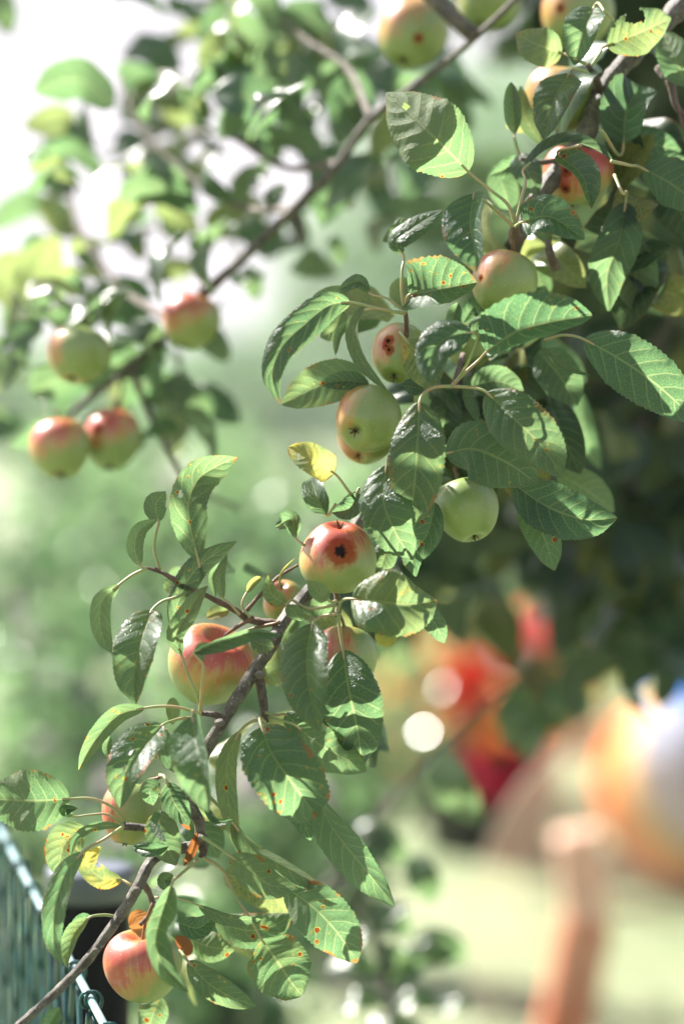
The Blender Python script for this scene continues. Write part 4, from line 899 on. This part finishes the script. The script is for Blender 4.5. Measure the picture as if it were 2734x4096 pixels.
# canopy hanging at the right behind the branch
rc = empty('apple_branch', PD(1568, 560, 2.6), 'shaded leafy branch hanging behind the sharp branch at the right edge', 'branch')
twd(rc, [(1640,300,0),(1560,560,0),(1500,820,.05),(1440,1100,.1),(1400,1330,.15),(1370,1500,.2)], .012, .003, 2.65, 0, 'limb')
twd(rc, [(1560,560,0),(1420,640,.1),(1300,760,.2),(1220,900,.3)], .006, .002, 2.65, 0)
twd(rc, [(1500,820,.05),(1350,900,.15),(1230,1080,.3),(1180,1250,.4)], .006, .002, 2.65, 0)
twd(rc, [(1440,1100,.1),(1540,1250,.2),(1568,1450,.3)], .006, .002, 2.65, 0)
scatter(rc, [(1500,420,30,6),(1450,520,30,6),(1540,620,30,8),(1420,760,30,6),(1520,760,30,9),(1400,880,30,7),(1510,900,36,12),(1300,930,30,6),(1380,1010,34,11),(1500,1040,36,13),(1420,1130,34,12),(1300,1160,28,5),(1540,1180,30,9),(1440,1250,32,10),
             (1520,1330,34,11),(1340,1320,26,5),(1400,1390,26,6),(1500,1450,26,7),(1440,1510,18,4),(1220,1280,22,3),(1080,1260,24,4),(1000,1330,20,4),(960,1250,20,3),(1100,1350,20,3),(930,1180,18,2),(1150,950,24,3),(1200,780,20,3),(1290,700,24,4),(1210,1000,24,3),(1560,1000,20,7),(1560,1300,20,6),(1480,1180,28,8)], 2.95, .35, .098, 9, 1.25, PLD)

# thin shoot crossing the flowers
rs = empty('apple_shoot', PD(850, 1900, 2.9), 'thin blurred shoot rising in front of the red and orange flowers', 'shoot', 'thin shoots behind the branch')
twd(rs, [(700,2100),(800,1960),(870,1870),(980,1740),(1050,1670),(1120,1610),(1200,1560)], .005, .002, 2.9, 0)
for a in [(1000,1725,1085,1900,2.85,(-.5,-.7,.5)),(1150,1600,1200,1700,2.9,(0,-1,.3)),(1190,1570,1130,1700,2.95,(0,-1,.2)),(1250,1630,1190,1740,2.9,(-.3,-1,.5)),(1270,1560,1250,1680,2.9,(.1,-1,.1)),(870,1870,800,1920,2.9,(-.3,-.7,.7)),(790,1960,900,1900,2.9,(0,-1,.3)),(850,1900,940,1960,2.9,(0,-1,.3)),(800,1940,760,2050,2.9,(-.5,-.4,.8)),(860,1900,800,2000,2.9,(-.5,-.2,.9)),(940,1960,960,2080,2.9,(0,-1,0)),(1300,1560,1340,1650,3.0,(-.3,-1,.4)),(1330,1480,1310,1560,3.0,(-.5,-.5,.8)),(1400,1470,1370,1570,3.0,(-.5,-.5,.8))]: leafd(rs, *a)
rs2 = empty('apple_shoot', PD(900, 2349, 2.8), 'leafy blurred shoot at the bottom edge, right of the lowest leaves', 'shoot', 'thin shoots behind the branch')
twd(rs2, [(930,2480),(895,2330),(875,2230),(850,2110),(800,2040),(760,1960)], .006, .0025, 2.8, 0)
for a in [(880,2250,960,2180,2.8,(0,-1,.2)),(885,2240,1040,2160,2.85,(-.5,-.5,.8)),(870,2230,750,2210,2.8,(-.4,-.6,.8)),(880,2300,760,2310,2.8,(-.4,-.5,.9)),(895,2330,830,2420,2.8,(-.5,-.4,.9)),(900,2330,1010,2300,2.8,(-.4,-.5,.8)),(900,2340,980,2400,2.8,(-.5,-.5,.9)),(860,2150,930,2060,2.8,(-.5,-.5,.8)),(855,2140,800,2180,2.8,(-.5,-.5,.8)),(840,2090,950,2120,2.8,(0,-1,.3)),(810,2050,760,2090,2.8,(-.2,-.9,.4)),(800,2040,880,1990,2.8,(-.5,-.4,.8)),(950,2150,1050,2230,2.9,(-.1,-1,.3)),(1000,2330,1080,2290,2.9,(-.4,-.5,.8)),(860,2180,930,2240,2.8,(0,-1,.2))]: leafd(rs2, *a)

# unseen twigs and leaves, added outside the frame to dapple the sharp branch
twd(rb, [(1090,85,-.05),(700,-250,0),(200,-420,.1),(-300,-380,.2),(-900,-100,.3)], .007, .003, 2.28, 0)
twd(rb, [(200,-420,.1),(-300,-700,.1),(-900,-900,.2)], .004, .002, 2.28, 0)
sd_ = np.array(sun_dir); ro = random.Random(11); made = 0
for _ in range(4000):
    if made >= NSHADE: break
    q = P(ro.uniform(0, 2700), ro.uniform(150, 4050), F0); t_ = ro.uniform(.55, 1.25); p = q + sd_ * t_
    lc = CM.inverted() @ Vector(p); sx = 1367 + lc.x / -lc.z * FPX; sy = 2048 - lc.y / -lc.z * FPX
    if (-450 < sx < 3200 and -450 < sy < 4500): continue
    put_leaf(rb, p, (ro.gauss(0, 1), ro.gauss(0, 1), ro.gauss(-.3, .5)), (ro.gauss(-.3, .5), ro.gauss(0, .5), 1), .085 * ro.uniform(.8, 1.2)); made += 1
print('shade leaves', made)

hz_m, t = mat('haze_air'); o_ = t.nodes.new('ShaderNodeOutputMaterial'); v_ = t.nodes.new('ShaderNodeVolumePrincipled')
v_.inputs['Density'].default_value = 0.0012; v_.inputs['Color'].default_value = (.95, .97, 1, 1); v_.inputs['Anisotropy'].default_value = 0.2
t.links.new(v_.outputs[0], o_.inputs['Volume'])
bx = [(-140, -6, -1), (140, -6, -1), (140, 150, -1), (-140, 150, -1), (-140, -6, 16), (140, -6, 16), (140, 150, 16), (-140, 150, 16)]
haze = mk('haze', bx, [(0,3,2,1), (4,5,6,7), (0,1,5,4), (1,2,6,5), (2,3,7,6), (3,0,4,7)], hz_m, smooth_=False); haze['kind'] = 'stuff'

# smaller leaves filling in behind the sharp branch
rf = random.Random(21)
for (x, y, s_, c, m_) in [(1000,840,26,5,1),(1080,900,24,4,1),(960,1000,16,3,1),(1010,1080,18,3,1),(1120,1010,18,3,1),(1180,830,24,4,1),(1240,930,22,4,1),(1230,600,24,4,0),(1290,540,20,3,0),(1180,330,22,3,0),(1440,300,26,4,1),(1500,430,26,5,1),(1520,560,24,4,1),(1400,130,22,3,0),(1450,640,20,3,1),
                         (1130,480,18,2,0),(880,720,14,2,0),(720,1350,16,2,1),(700,1420,14,2,0),(620,1480,14,2,0),(560,1700,16,2,0),(600,1640,12,2,1),(420,1880,14,2,0),(480,1980,14,2,0),(380,2080,12,2,0),(360,1720,12,2,0),(540,1320,14,2,0),(690,1690,14,2,1),(470,2180,14,2,0)]:
    for _ in range(c):
        p = PD(x + rf.gauss(0, s_), y + rf.gauss(0, s_), F0 + rf.uniform(.09, .22))
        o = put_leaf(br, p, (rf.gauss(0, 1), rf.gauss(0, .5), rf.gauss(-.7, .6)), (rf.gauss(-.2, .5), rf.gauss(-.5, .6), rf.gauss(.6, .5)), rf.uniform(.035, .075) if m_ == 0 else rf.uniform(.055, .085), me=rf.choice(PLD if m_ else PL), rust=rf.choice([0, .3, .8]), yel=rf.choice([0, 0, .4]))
